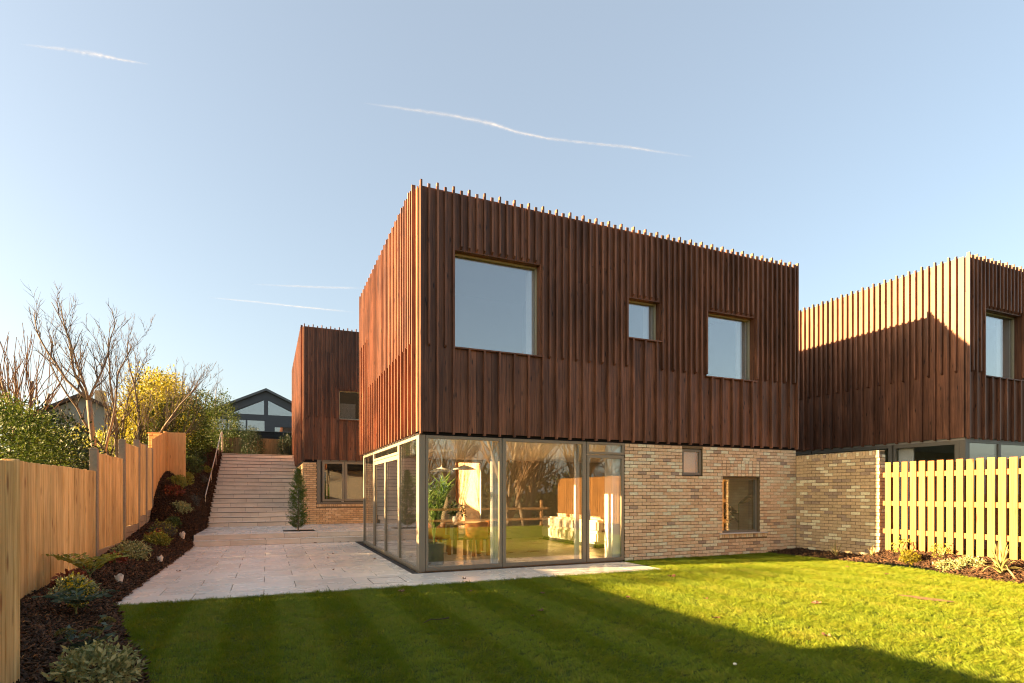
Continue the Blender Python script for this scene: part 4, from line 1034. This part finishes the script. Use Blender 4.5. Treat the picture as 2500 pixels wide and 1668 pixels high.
strap_plant('phormium', 'young strappy plant at the base of the brick garden wall', plr(9.25, -1.45), 15, .5, .02, STRAP, 63, .5)
strap_plant('phormium', 'low pale spiky tuft at the end of the brick wall', plr(9.2, -2.3), 16, .3, .022, STRAP, 64, .9)
rosette('yellow_plant', 'bright yellow-green mound in the sunny bed', 'plant', plr(9.0, -3.2), 200, .17, .24, .04, .011, YELLOWGREEN, 65)
rosette('variegated_plant', 'low sprawling pale plant in the sunny bed', 'plant', plr(8.95, -3.95), 150, .24, .14, .045, .012, VARIEG, 66)
rosette('variegated_plant', 'second low pale plant further along the sunny bed', 'plant', plr(9.2, -4.15), 130, .20, .16, .045, .012, VARIEG, 67)
strap_plant('phormium', 'large cream striped strappy plant before the slatted fence', plr(8.95, -4.72), 30, .68, .034, STRAP, 68, 1.15)
strap_plant('phormium', 'dark strappy tuft by the slatted fence at the picture edge', plr(9.35, -5.0), 14, .5, .02, MIDGREEN, 69, .5)
rosette('twiggy_plant', 'sparse yellow-leaved twiggy plant against the first slats', 'plant', plr(9.48, -2.75), 40, .16, .34, .035, .012, LIME, 70)
rosette('twiggy_plant', 'sparse twiggy plant against the slats above the yellow mound', 'plant', plr(9.48, -3.5), 40, .16, .30, .035, .012, LIME, 71)

# torn pale cups standing in the mulch
def cup(label, x, y, s):
    t = thing('garden_cup', label, 'cup', pl(x, y)); n = 16; r0 = random.Random(int(y * 10) + 50)
    prof = [(.035, -.02), (.05, .06), (.062, .125)]; V = []
    jag = [r0.uniform(-.012, .02) + (.03 if k in (3, 4) else 0) for k in range(n)]
    for i, (r, z) in enumerate(prof):
        for k in range(n):
            a = 2 * math.pi * k / n; V.append((s * r * math.cos(a) * (1 + r0.uniform(-.08, .08)), s * r * math.sin(a), s * (z + (jag[k] if i == 2 else 0))))
    F = [(i * n + k, i * n + (k + 1) % n, (i + 1) * n + (k + 1) % n, (i + 1) * n + k) for i in range(2) for k in range(n)]
    b = len(V); V += [(x_ * .93, y_ * .93, z_) for x_, y_, z_ in V]
    F += [tuple(b + q for q in reversed(f)) for f in F] + [(2 * n + k, 2 * n + (k + 1) % n, b + 2 * n + (k + 1) % n, b + 2 * n + k) for k in range(n)]
    obj('cup_wall', mesh('cup_wall', V, F, CUP), t)
cup('torn pale cup in the mulch nearest the lawn', -4.66, 0.05, 1.0)
cup('torn pale cup beside the patio edge halfway along the bed', -4.56, 3.0, .95)
cup('torn pale cup in the mulch by the terrace steps', -4.66, 7.1, 1.2)

# ------------------------------------------------------------------ leaves and bits on the ground
def dead_leaf(label, x, y, z, s, seed, group=None, mat=LEAFBROWN):
    r = random.Random(seed); n = 11; V = [(0, 0, .012 * s)]
    for k in range(n):
        a = 2 * math.pi * k / n; rr = s * (.5 + .5 * abs(math.sin(a * 2.5 + 1))) * r.uniform(.7, 1.1); V.append((rr * math.cos(a), rr * .75 * math.sin(a), s * r.uniform(.02, .55)))
    F = [(0, k + 1, (k + 1) % n + 1) for k in range(n)]
    o = obj('fallen_leaf', mesh('fallen_leaf', V, F, mat), None, (x, y, z), r.uniform(0, 6)); tag(o, label, 'leaf', group)
for i, (x, y, s, lb) in enumerate(((-.76, -2.01, .085, 'large curled brown leaf on the lawn near the access cover'), (.19, -2.36, .05, 'brown leaf on shaded lawn in front of the palm'), (1.09, -2.94, .06, 'upright dark red leaf on the lawn before the wide pane'), (.53, -4.01, .07, 'tan leaf lying mid lawn in shade'), (.32, -4.22, .035, 'tiny pale leaf scrap beside the mid-lawn leaf'), (3.87, -2.37, .09, 'dark crumpled leaf on lawn by the paving tip'), (4.05, -5.06, .08, 'tan leaf on sunlit lawn, centre'), (2.66, -6.27, .07, 'pale curled leaf on sunlit grass close to the shadow edge'), (7.91, -2.69, .06, 'pale leaf on bright lawn near the brick wall'), (2.96, -4.21, .05, 'small leaf on sunlit lawn beyond the shadow edge'), (2.23, -5.18, .07, 'brown leaf lying right on the shadow edge'), (7.64, -3.64, .06, 'pale leaf on bright lawn near the yellow mound'), (2.04, -3.7, .055, 'brown leaf on shaded lawn near the sunlit tip'))):
    dead_leaf(lb, x, y, .012, s, 100 + i)
for i, (x, y, z) in enumerate(((-1.11, 4.0, 0), (-1.32, 3.08, 0), (-1.42, .97, 0), (-1.28, 7.24, 0), (-.59, 7.22, 0), (-.35, 7.2, 0), (-.38, 2.51, 0), (.52, -1.09, 0), (-4.1, 1.9, 0))):
    dead_leaf(('dry leaf on patio paving, farthest of the middle three', 'dry leaf on patio paving, second nearest of the middle three', 'dry leaf on patio paving nearest the access cover', 'dry leaf at the step foot farthest from the glass', 'dry leaf at the step foot, middle of three', 'dry leaf at the step foot closest to the glass corner', 'dry leaf on paving beside the side glass doors', 'reddish leaf on the paving strip before the front glass', 'dry leaf at the paving edge beside the mulch')[i], x, y, .004 + z, .055, 200 + i, 'dry leaves on the patio')
m = MB().tube([(-.16, -.06, .02), (-.06, .02, .035), (.05, 0, .03), (.16, .03, .03)], [.004, .006, .006, .008], 5)
tag(m.build('twig', TWIG, None, (-.82, -4.08, .01)), 'thin pale bent twig lying on shaded lawn', 'twig')
m = MB().lathe([(0.0, 0), (.022, .006), (.03, .02), (.02, .035), (0.0, .04)], 10)
po_ = m.build('pebble', CUP, None, (1.09, -6.62, .0), smooth=True); po_.scale = (.6, .6, .6); tag(po_, 'small white pebble on the shaded lawn', 'pebble')
n = 18; V = [(math.cos(a) * .34 * random.uniform(.8, 1.1), math.sin(a) * .12 * random.uniform(.7, 1.15), .0) for a in [2 * math.pi * k / n for k in range(n)]]
tag(obj('bare_patch', mesh('bare_patch', V, [list(range(n))], DIRT), None, (5.74, -5.42, .024), R(-80)), 'bare brown earth patch worn in the sunlit lawn', 'earth', kind='stuff')
#PART4
# ------------------------------------------------------------------ things inside the glazed room
FZ = 0.006
t = thing('potted_palm', 'tall feathery palm in a grey pot inside the glazed corner', 'plant', (0.56, 0.98, FZ))
MB().lathe([(.0, .002), (.19, .002), (.2, .03), (.2, .44), (.185, .44), (.18, .38), (0, .38)], 28).build('pot', POTGREY, t, smooth=False)
rng = np.random.default_rng(77); m = MB()
for k in range(9):
    a = rng.uniform(0, 6.28); l = rng.uniform(1.15, 1.5); lean = rng.uniform(.12, .36); pts = []
    for i in range(9):
        s_ = i / 8; r = l * lean * s_ ** 1.6; pts.append(np.array([math.cos(a) * r, math.sin(a) * r, .38 + l * (s_ * 1.0 - .12 * lean * s_ ** 3)]))
    st = MB().tube(pts, [.012, .011, .01, .009, .008, .006, .005, .004, .002], 5); fr_ = st.build('frond', STEM, t)
    P = []; D = []; sd = np.array([-math.sin(a), math.cos(a), 0.0])
    for i in range(30):
        s_ = .30 + .70 * i / 30; j = min(7, int(s_ * 8)); p = pts[j] + (pts[j + 1] - pts[j]) * (s_ * 8 - j); d = pts[j + 1] - pts[j]; d = d / np.linalg.norm(d)
        for sg in (-1, 1): P.append(p); D.append(sd * sg * .8 + d * .75 + np.array([math.cos(a), math.sin(a), 0]) * .15)
    obj('leaflets', leaf_cloud('leaflets', P, D, .26 if False else .24, .012, PALM, rng, .15), fr_)

t = thing('dining_table', 'round wooden dining table seen through the glass', 'table', (1.85, 3.0, FZ))
MB().lathe([(0, .70), (.60, .70), (.62, .715), (.62, .735), (.60, .75), (0, .75)], 40).build('table_top', OAK, t)
for a in (45, 135, 225, 315):
    c, s_ = math.cos(R(a)), math.sin(R(a)); MB().tube([(c * .42, s_ * .42, 0), (c * .40, s_ * .40, .70)], .045, 10).build('leg', OAK, t)
def chair(label, x, y, rz):
    t = thing('dining_chair', label, 'chair', (x, y, FZ), rz, 'leather dining chairs round the table')
    MB().box(-.24, .24, -.22, .24, .38, .47).build('seat', TAN, t, bevel=.035, seg=2)
    n = 11; V = []
    for z in (.40, .80):
        for r in (.26, .295):
            for k in range(n): a = math.pi + math.pi * k / (n - 1); V.append((r * math.cos(a), .02 + r * math.sin(a) * .95, z + (.0 if z < .5 else -.05 * abs(math.cos(a)))))
    F = []
    for k in range(n - 1): F += [(k, k + 1, 2 * n + k + 1, 2 * n + k), (n + k + 1, n + k, 3 * n + k, 3 * n + k + 1), (2 * n + k, 2 * n + k + 1, 3 * n + k + 1, 3 * n + k), (k + 1, k, n + k, n + k + 1)]
    F += [(0, 2 * n, 3 * n, n), (n - 1, 2 * n - 1, 4 * n - 1, 3 * n - 1)]
    obj('backrest', mesh('backrest', V, F, TAN, True), t)
    for sx in (-1, 1):
        for sy in (-1, 1): MB().box(sx * .2 - .035, sx * .2 + .035, sy * .19 - .035, sy * .19 + .035, 0, .39).build('leg', TAN, t, bevel=.01)
chair('tan leather dining chair with its back to the front glass', 1.95, 2.28, 0.25)
chair('tan leather dining chair on the sofa side of the table', 2.65, 3.05, R(100))
chair('tan leather dining chair behind the potted palm', 1.15, 2.75, R(-75))
t = thing('table_plant', 'small leafy plant in a white vase on the dining table', 'plant', (1.62, 2.9, FZ + .751))
MB().lathe([(0, 0), (.05, 0), (.062, .06), (.055, .16), (.045, .16), (.05, .06), (0, .02)], 18).build('vase', PLASTER, t, smooth=True)
rng = np.random.default_rng(5); P, D = blob_points(rng, [(0.05, 0, .32, .2, .2, .14)], 60, .3, .3); Q, E_ = clusters(rng, P, D, 3, .03)
obj('foliage', leaf_cloud('foliage', Q, E_ - np.array([0, 0, .6]), .10, .022, DARKGREEN, rng), t)
MB().tube([(0, 0, .1), (.03, 0, .3)], .01, 5).build('stem', TWIG, t)
for x, lb, zz in ((1.37, 'white saucer pendant lamp over the table beside the palm', 2.0), (1.96, 'white saucer pendant lamp over the middle of the table', 2.06)):
    t = thing('pendant_lamp', lb, 'lamp', (x, 3.2, zz))
    MB().lathe([(.29, 0), (.285, .01), (.19, .055), (.10, .085), (.04, .095), (.02, .12), (0.0, .12)], 32).build('lamp_shade', LAMPWHITE, t, smooth=True)
    MB().tube([(0, 0, .12), (0, 0, ZC - .10 - zz)], .006, 6).build('cord', PLASTER, t)
t = thing('sofa', 'long cream sofa with its back to the dining table', 'sofa', (5.42, 2.55, FZ))
MB().box(0.0, .95, 0.0, 3.3, .10, .419).build('base', CREAM, t, bevel=.04, seg=2)
MB().box(0.0, .24, 0.0, 3.3, .42, .74).build('backrest', CREAM, t, bevel=.05, seg=2)
MB().box(0.245, .95, 0.0, .24, .42, .60).build('armrest', CREAM, t, bevel=.05, seg=2)
MB().box(0.245, .95, 3.06, 3.3, .42, .60).build('armrest', CREAM, t, bevel=.05, seg=2)
MB().box(0.03, .92, .03, 3.27, 0, .10).build('plinth', DARK, t)
for k in range(3): MB().box(.26, .94, .26 + k * .94, 1.17 + k * .94, .42, .54).build('seat_cushion', CREAM, t, bevel=.04, seg=2)
for k, (y, lb) in enumerate(((2.55, 'plump cream cushion at the far end of the sofa'), (1.6, 'cream cushion in the middle of the sofa'), (.72, 'cream cushion at the near end of the sofa'))):
    c = MB().box(-.12, .12, -.47, .47, 0, .30).build('cushion', CREAM, None, (5.42 + .36, 2.55 + y, FZ + .545), bevel=.10, seg=4, smooth=True); c.rotation_euler = (0, -.18, .06 * (k - 1))
    tag(c, lb, 'cushion')
def curtain(label, x, y, w, h):
    n = 26; V = []
    for z in (0.02, h):
        for k in range(n): V.append((x + w * k / (n - 1) - w / 2, y + .035 * math.sin(k * 1.35) + (.05 * k / n), z))
    V += [(a, b + .004, c) for a, b, c in V]
    F = [(k, k + 1, n + k + 1, n + k) for k in range(n - 1)] + [(2 * n + k + 1, 2 * n + k, 3 * n + k, 3 * n + k + 1) for k in range(n - 1)]
    tag(obj('curtain', mesh('curtain', V, F, CURTAIN, True)), label, 'curtain')
curtain('white curtain gathered behind the first mullion by the palm', 1.68, .36, .24, ZC - .105)
curtain('white curtain gathered behind the mullion beside the glass door', 3.56, .34, .14, ZC - .105)
MB_ = MB().box(4.30, 4.52, .11, .42, FZ, ZC - .103).build('pier', PLASTER, house)
# plants behind the lower brick window
t = thing('window_plant', 'big paddle leaved plant behind the lower brick-wall window', 'plant', (8.35, .55, FZ))
for k, (a, z, l) in enumerate(((2.75, .95, .75), (2.5, .72, .70), (.5, 1.2, .6))):
    V = []; F = []; ns = 9
    dx, dz = math.cos(a), math.sin(a) * .9
    for i in range(ns):
        s_ = i / (ns - 1); w = .13 * math.sin(math.pi * min(1, s_ * .95 + .03)) ** .8 + .002; cx, cz = dx * l * s_, z + dz * l * s_
        V += [(cx - w * .45 * dz, -.08 * s_, cz + w * .8 * dx * -1), (cx, -.02 - .08 * s_, cz), (cx + w * .45 * dz, -.08 * s_, cz - w * .8 * dx * -1)]
    for i in range(ns - 1):
        for j in range(2): F.append((i * 3 + j, i * 3 + j + 1, (i + 1) * 3 + j + 1, (i + 1) * 3 + j))
    obj('leaf', mesh('leaf', V, F, DARKGREEN), t)
    MB().tube([(0, 0, .3), (0, 0, z * .7), (0.0, 0, z)], .012, 5).build('stem', STEM, t)
MB().lathe([(0, 0), (.13, 0), (.16, .3), (.14, .3), (0, .28)], 18).build('pot', POTDARK, t)
t = thing('sill_plant', 'small dark plant pot on the lower window sill', 'plant', (7.58, .24, .497))
MB().lathe([(0, 0), (.075, 0), (.09, .16), (.08, .16), (0, .14)], 16).build('pot', POTDARK, t)
rng = np.random.default_rng(6); P, D = blob_points(rng, [(0, 0, .28, .13, .1, .16)], 40, .3, .3); Q, E_ = clusters(rng, P, D, 3, .02)
obj('foliage', leaf_cloud('foliage', Q, E_ + np.array([0, 0, .5]), .11, .01, DARKGREEN, rng), t)
# kitchen things behind the rear folding window
t = thing('reed_vase', 'pale reed diffuser vase behind the rear kitchen window', 'vase', (0.12, 12.62, 1.13))
MB().lathe([(0, 0), (.045, 0), (.05, .1), (.03, .13), (.02, .13), (0, .05)], 14).build('vase', PLASTER, t)
m = MB()
for a in range(5): m.tube([(0, 0, .05), (.05 * math.cos(a * 1.3), .05 * math.sin(a * 1.3), .52)], .004, 4)
m.build('reed', CREAM, t)
MB().box(0.5, 2.9, .25, .8, .74, .79).build('worktop', PLASTER, rear)

# ------------------------------------------------------------------ far houses
gh = thing('gabled_house', 'dark grey gabled house with glazed apex above the stairs', 'house', (-2.65, 32.0, 3.2))
AP, EZ, HWd = 5.32, 3.86, 4.6                          # apex height, eaves height, half width (local)
def gable_poly(x0, x1, pts): pass
sl_ = (AP - EZ) / 3.05
def roof_z(x): return AP - abs(x) * sl_
m = MB()
# wall pieces round the openings (front face at y=0)
m.prism([(-HWd, .9), (-HWd, roof_z(-HWd) - .02), (0, AP - .02), (HWd, roof_z(HWd) - .02), (HWd, .9)], 1, 0.12, 0.3)
m.build('wall', GREYCLAD, gh)
fr_ = MB()
fr_.prism([(-HWd, roof_z(-HWd) - .55), (-HWd, roof_z(-HWd) - .05), (0, AP - .05), (0, AP - .62)], 1, 0.0, .119)
fr_.prism([(HWd, roof_z(HWd) - .55), (0.0, AP - .62), (0.0, AP - .05), (HWd, roof_z(HWd) - .05)], 1, 0.0, .119)
fr_.box(-HWd, HWd, 0.0, .118, 3.22, 3.62); fr_.box(-.13, .13, .004, .117, 3.62, 4.75)
fr_.box(-.1, .55, .003, .117, 2.3, 3.219)
fr_.box(.551, HWd, .003, .117, 2.82, 3.219)
fr_.box(-HWd, HWd, -.02, .117, 2.12, 2.30)
fr_.build('facade_trim', GREYCLAD, gh)
for x in (-2.4, -1.22): MB().box(x - .05, x + .05, .01, .117, 2.301, 3.219).build('mullion', GREYCLAD, gh)
MB().box(1.78, 1.88, .01, .117, 2.301, 2.819).build('mullion', GREYCLAD, gh)
for a, b_, z0, z1 in ((-3.6, -2.451, 2.3, 3.22), (-2.349, -1.271, 2.3, 3.22), (-1.169, -.101, 2.3, 3.22), (.551, 1.779, 2.3, 2.82), (1.881, 3.2, 2.3, 2.82)):
    MB().box(a, b_, .08, .10, z0, z1).build('pane', GLASSU, gh)
MB().prism([(-2.2, 3.62), (-.131, 3.62), (-.131, 4.62)], 1, .08, .10).build('pane', GLASSU, gh)
MB().prism([(.131, 3.62), (2.2, 3.62), (.131, 4.62)], 1, .08, .10).build('pane', GLASSU, gh)
rf_ = MB()
for s_ in (-1, 1): rf_.prism([(0, AP - .06), (s_ * (HWd + .3), roof_z(HWd + .3) - .06), (s_ * (HWd + .3), roof_z(HWd + .3) + .10), (0, AP + .10)], 1, -.25, 9)
rf_.build('roof', m_plain('zinc_roof', (0.13, 0.135, 0.14), .5, .4, .2, .1, 3), gh)
MB().box(-HWd, HWd, -.012, .3, -.3, 2.12).build('plinth', SLATE, gh)
MB().box(-HWd + .01, HWd - .01, .31, 8.8, -.3, 2.2).box(-HWd + .01, HWd - .01, 8.7, 8.8, 2.2, EZ - .8).build('shell', GREYCLAD, gh)
dw = thing('garden_wall', 'black slate clad wall below the gabled house windows', 'wall', (-6.2, 27.0, 3.2))
MB().box(0, 7.6, 0, .25, -.2, 1.95).build('wall_core', SLATE, dw)
for r in range(13):
    x = -(r % 2) * .2
    while x < 7.6:
        w = rg.uniform(.3, .6); a, b_ = max(0, x), min(7.6, x + w); x += w + .01
        if b_ - a > .08: obj('slate', box_mesh('slate', round(b_ - a, 1), .03, .14, SLATE, .004), dw, (a, -.03 - rg.uniform(0, .02), .02 + r * .148))
MB().box(-.05, 7.65, -.08, .3, 1.952, 2.0).build('coping', GREYCLAD, dw)

th = thing('tiled_house', 'brown tiled house gable glimpsed behind the evergreen shrubs', 'house', (-12.6, 30.5, 3.0))
MB().prism([(-3.2, 0), (-3.2, 2.4), (0, 4.15), (3.6, 2.2), (3.6, 0)], 1, 0, 6).build('wall', m_plain('grey_render', (0.30, 0.27, 0.22), .9), th)
r_ = MB(); r_.prism([(0, 4.18), (-3.5, 2.28), (-3.5, 2.46), (0, 4.38)], 1, -.3, 6.3); r_.prism([(0, 4.18), (0, 4.38), (3.9, 2.28), (3.9, 2.08)], 1, -.3, 6.3)
r = r_.build('roof', ROOFTILE, th)
MB().box(.35, .85, 1.0, 1.6, 3.6, 4.75).build('chimney', BRICKR, r)

# ------------------------------------------------------------------ trees beyond the lawn, seen mirrored in the glass
rt = [(7.5, -13.6, 'pale twin-trunk', 101, .16), (9.0, -14.6, 'leaning', 102, .12), (4.7, -15.2, 'thick dark', 103, .2), (2.2, -14.4, 'slender', 104, .1), (11.8, -15.4, 'tall', 105, .14), (-.5, -16, 'wide', 106, .15), (6.2, -16.8, 'shaggy', 107, .13), (14.5, -14.5, 'forked', 108, .13), (10.4, -18, 'distant', 109, .14), (17.5, -17, 'outer', 110, .15)]
for x, y, w, sd, r in rt:
    t = thing('bare_tree', 'bare tree beyond the lawn, seen only mirrored in the front glass', 'tree', (x, y, -.15), 0, 'bare trees mirrored in the glass')
    T = Tree(sd)
    for k in range(3 if sd % 2 else 2): T.limb((T.r.uniform(-.25, .25), T.r.uniform(-.2, .2), 0), (T.r.uniform(-.3, .3), T.r.uniform(-.3, .3), 1), T.r.uniform(5.5, 7.5), r * T.r.uniform(.7, 1), 0, 3, (9, 8, 6), up=.3, wob=.2, spread=.55, taper=.35, ratio=.46, first=.18)
    T.build(t, BARK, TWIGR, thick=1)
rng = np.random.default_rng(55); P, D = blob_points(rng, [(x, -20 + rng.normal() * .8, .9, 2.2, 1.2, 1.3 + rng.uniform(0, .9)) for x in np.arange(-8, 24, 2.6)], 3500, .6, .3, 0.0)
Q, E_ = clusters(rng, P, D, 5, .16)
tag(obj('undergrowth', leaf_cloud('undergrowth', Q, E_, .26, .07, HEDGE, rng)), 'dense dark undergrowth beyond the lawn, mirrored in glass', 'undergrowth', kind='stuff')

# ------------------------------------------------------------------ vapour trails
VT = NT('vapour')
nz = VT.noise(VT.pos((.004, .004, .012)), 1.0, 5, .65)
nz2 = VT.noise(VT.pos((.03, .03, .05)), 1.0, 4, .7)
al = VT.math('MULTIPLY', VT.ramp(nz, [(.25, (.1, .1, .1)), (.75, (1, 1, 1))]), VT.ramp(nz2, [(.3, (.5, .5, .5)), (.7, (1, 1, 1))]))
at = VT.n('Attribute', attribute_name='trail').outputs['Fac']
al = VT.math('MULTIPLY', VT.math('MULTIPLY', al, at), .24, clamp=True)
df = VT.n('BsdfDiffuse', i_Color=(.9, .9, .9)); tl = VT.n('BsdfTranslucent', i_Color=(.9, .9, .9)); ad = VT.n('MixShader', i_0=.5)
VT.t.links.new(df.outputs[0], ad.inputs[1]); VT.t.links.new(tl.outputs[0], ad.inputs[2])
tr = VT.n('BsdfTransparent'); mx = VT.n('MixShader', i_0=al); VT.t.links.new(tr.outputs[0], mx.inputs[1]); VT.t.links.new(ad.outputs[0], mx.inputs[2])
VAP = VT.done(mx.outputs[0])
def vapour(label, pts, rads):
    P = []; Rr = []; n = len(pts)
    for i in range(n - 1):
        for k in range(14):
            s_ = k / 14; P.append(np.array(pts[i]) * (1 - s_) + np.array(pts[i + 1]) * s_); Rr.append(rads[i] * (1 - s_) + rads[i + 1] * s_)
    rr = random.Random(4); P = [p + np.array([0, 0, rr.gauss(0, q * .05)]) for p, q in zip(P, Rr)]; Rr = [max(.5, q * .62 * rr.uniform(.88, 1.12)) for q in Rr]
    N_ = 10; V = []; den = []
    mx_ = max(Rr)
    for j, (sc, dz) in enumerate(((1.0, 0), (.8, 0), (.6, 0), (.42, .1), (.25, 0))):
        b = MB().tube(P, [q * sc for q in Rr], N_, cap=False); V.append(b)
    big = MB(); [big.add(b.v, b.f) for b in V]
    me = mesh('vapour_trail', big.v, big.f, VAP, True)
    a = me.attributes.new('trail', 'FLOAT', 'POINT'); m_ = len(P)
    vals = []
    for sc in (.10, .18, .26, .4, .5):
        for i in range(m_):
            e = min(1.0, i / (m_ * .18), (m_ - 1 - i) / (m_ * .18)); vals += [sc * e] * N_
    a.data.foreach_set('value', np.array(vals, np.float32))
    tag(obj('vapour_trail', me), label, 'vapour trail')
vapour('long white vapour trail slanting across the middle of the sky', [(545.0, 3703.0, 2500.0), (746.0, 3662.0, 2500.0), (1083.0, 3594.0, 2500.0), (1389.0, 3561.0, 2500.0), (1577.0, 3575.0, 2500.0), (1820.0, 3553.0, 2500.0), (2112.0, 3483.0, 2500.0), (2409.0, 3407.0, 2500.0), (2668.0, 3365.0, 2500.0), (2959.0, 3306.0, 2500.0)], [7.9, 15.9, 24.3, 30.5, 22.7, 20.2, 17.6, 20.7, 18.0, 9.2])
vapour('short faint vapour trail in the upper sky corner', [(-1274.0, 3973.0, 2500.0), (-1066.0, 3921.0, 2500.0), (-907.0, 3891.0, 2500.0), (-768.0, 3881.0, 2500.0), (-622.0, 3856.0, 2500.0)], [6.8, 18.4, 28.0, 16.5, 9.6])
vapour('thin level vapour trail low behind the house', [(-95.0, 3570.0, 1200.0), (144.0, 3502.0, 1200.0), (320.0, 3447.0, 1200.0), (542.0, 3366.0, 1200.0)], [4.7, 9.5, 11.9, 9.6])
vapour('lowest thin vapour trail sloping behind the house', [(-343.0, 3914.0, 1200.0), (-80.0, 3890.0, 1200.0), (209.0, 3876.0, 1200.0), (566.0, 3848.0, 1200.0)], [5.0, 12.8, 13.2, 10.9])
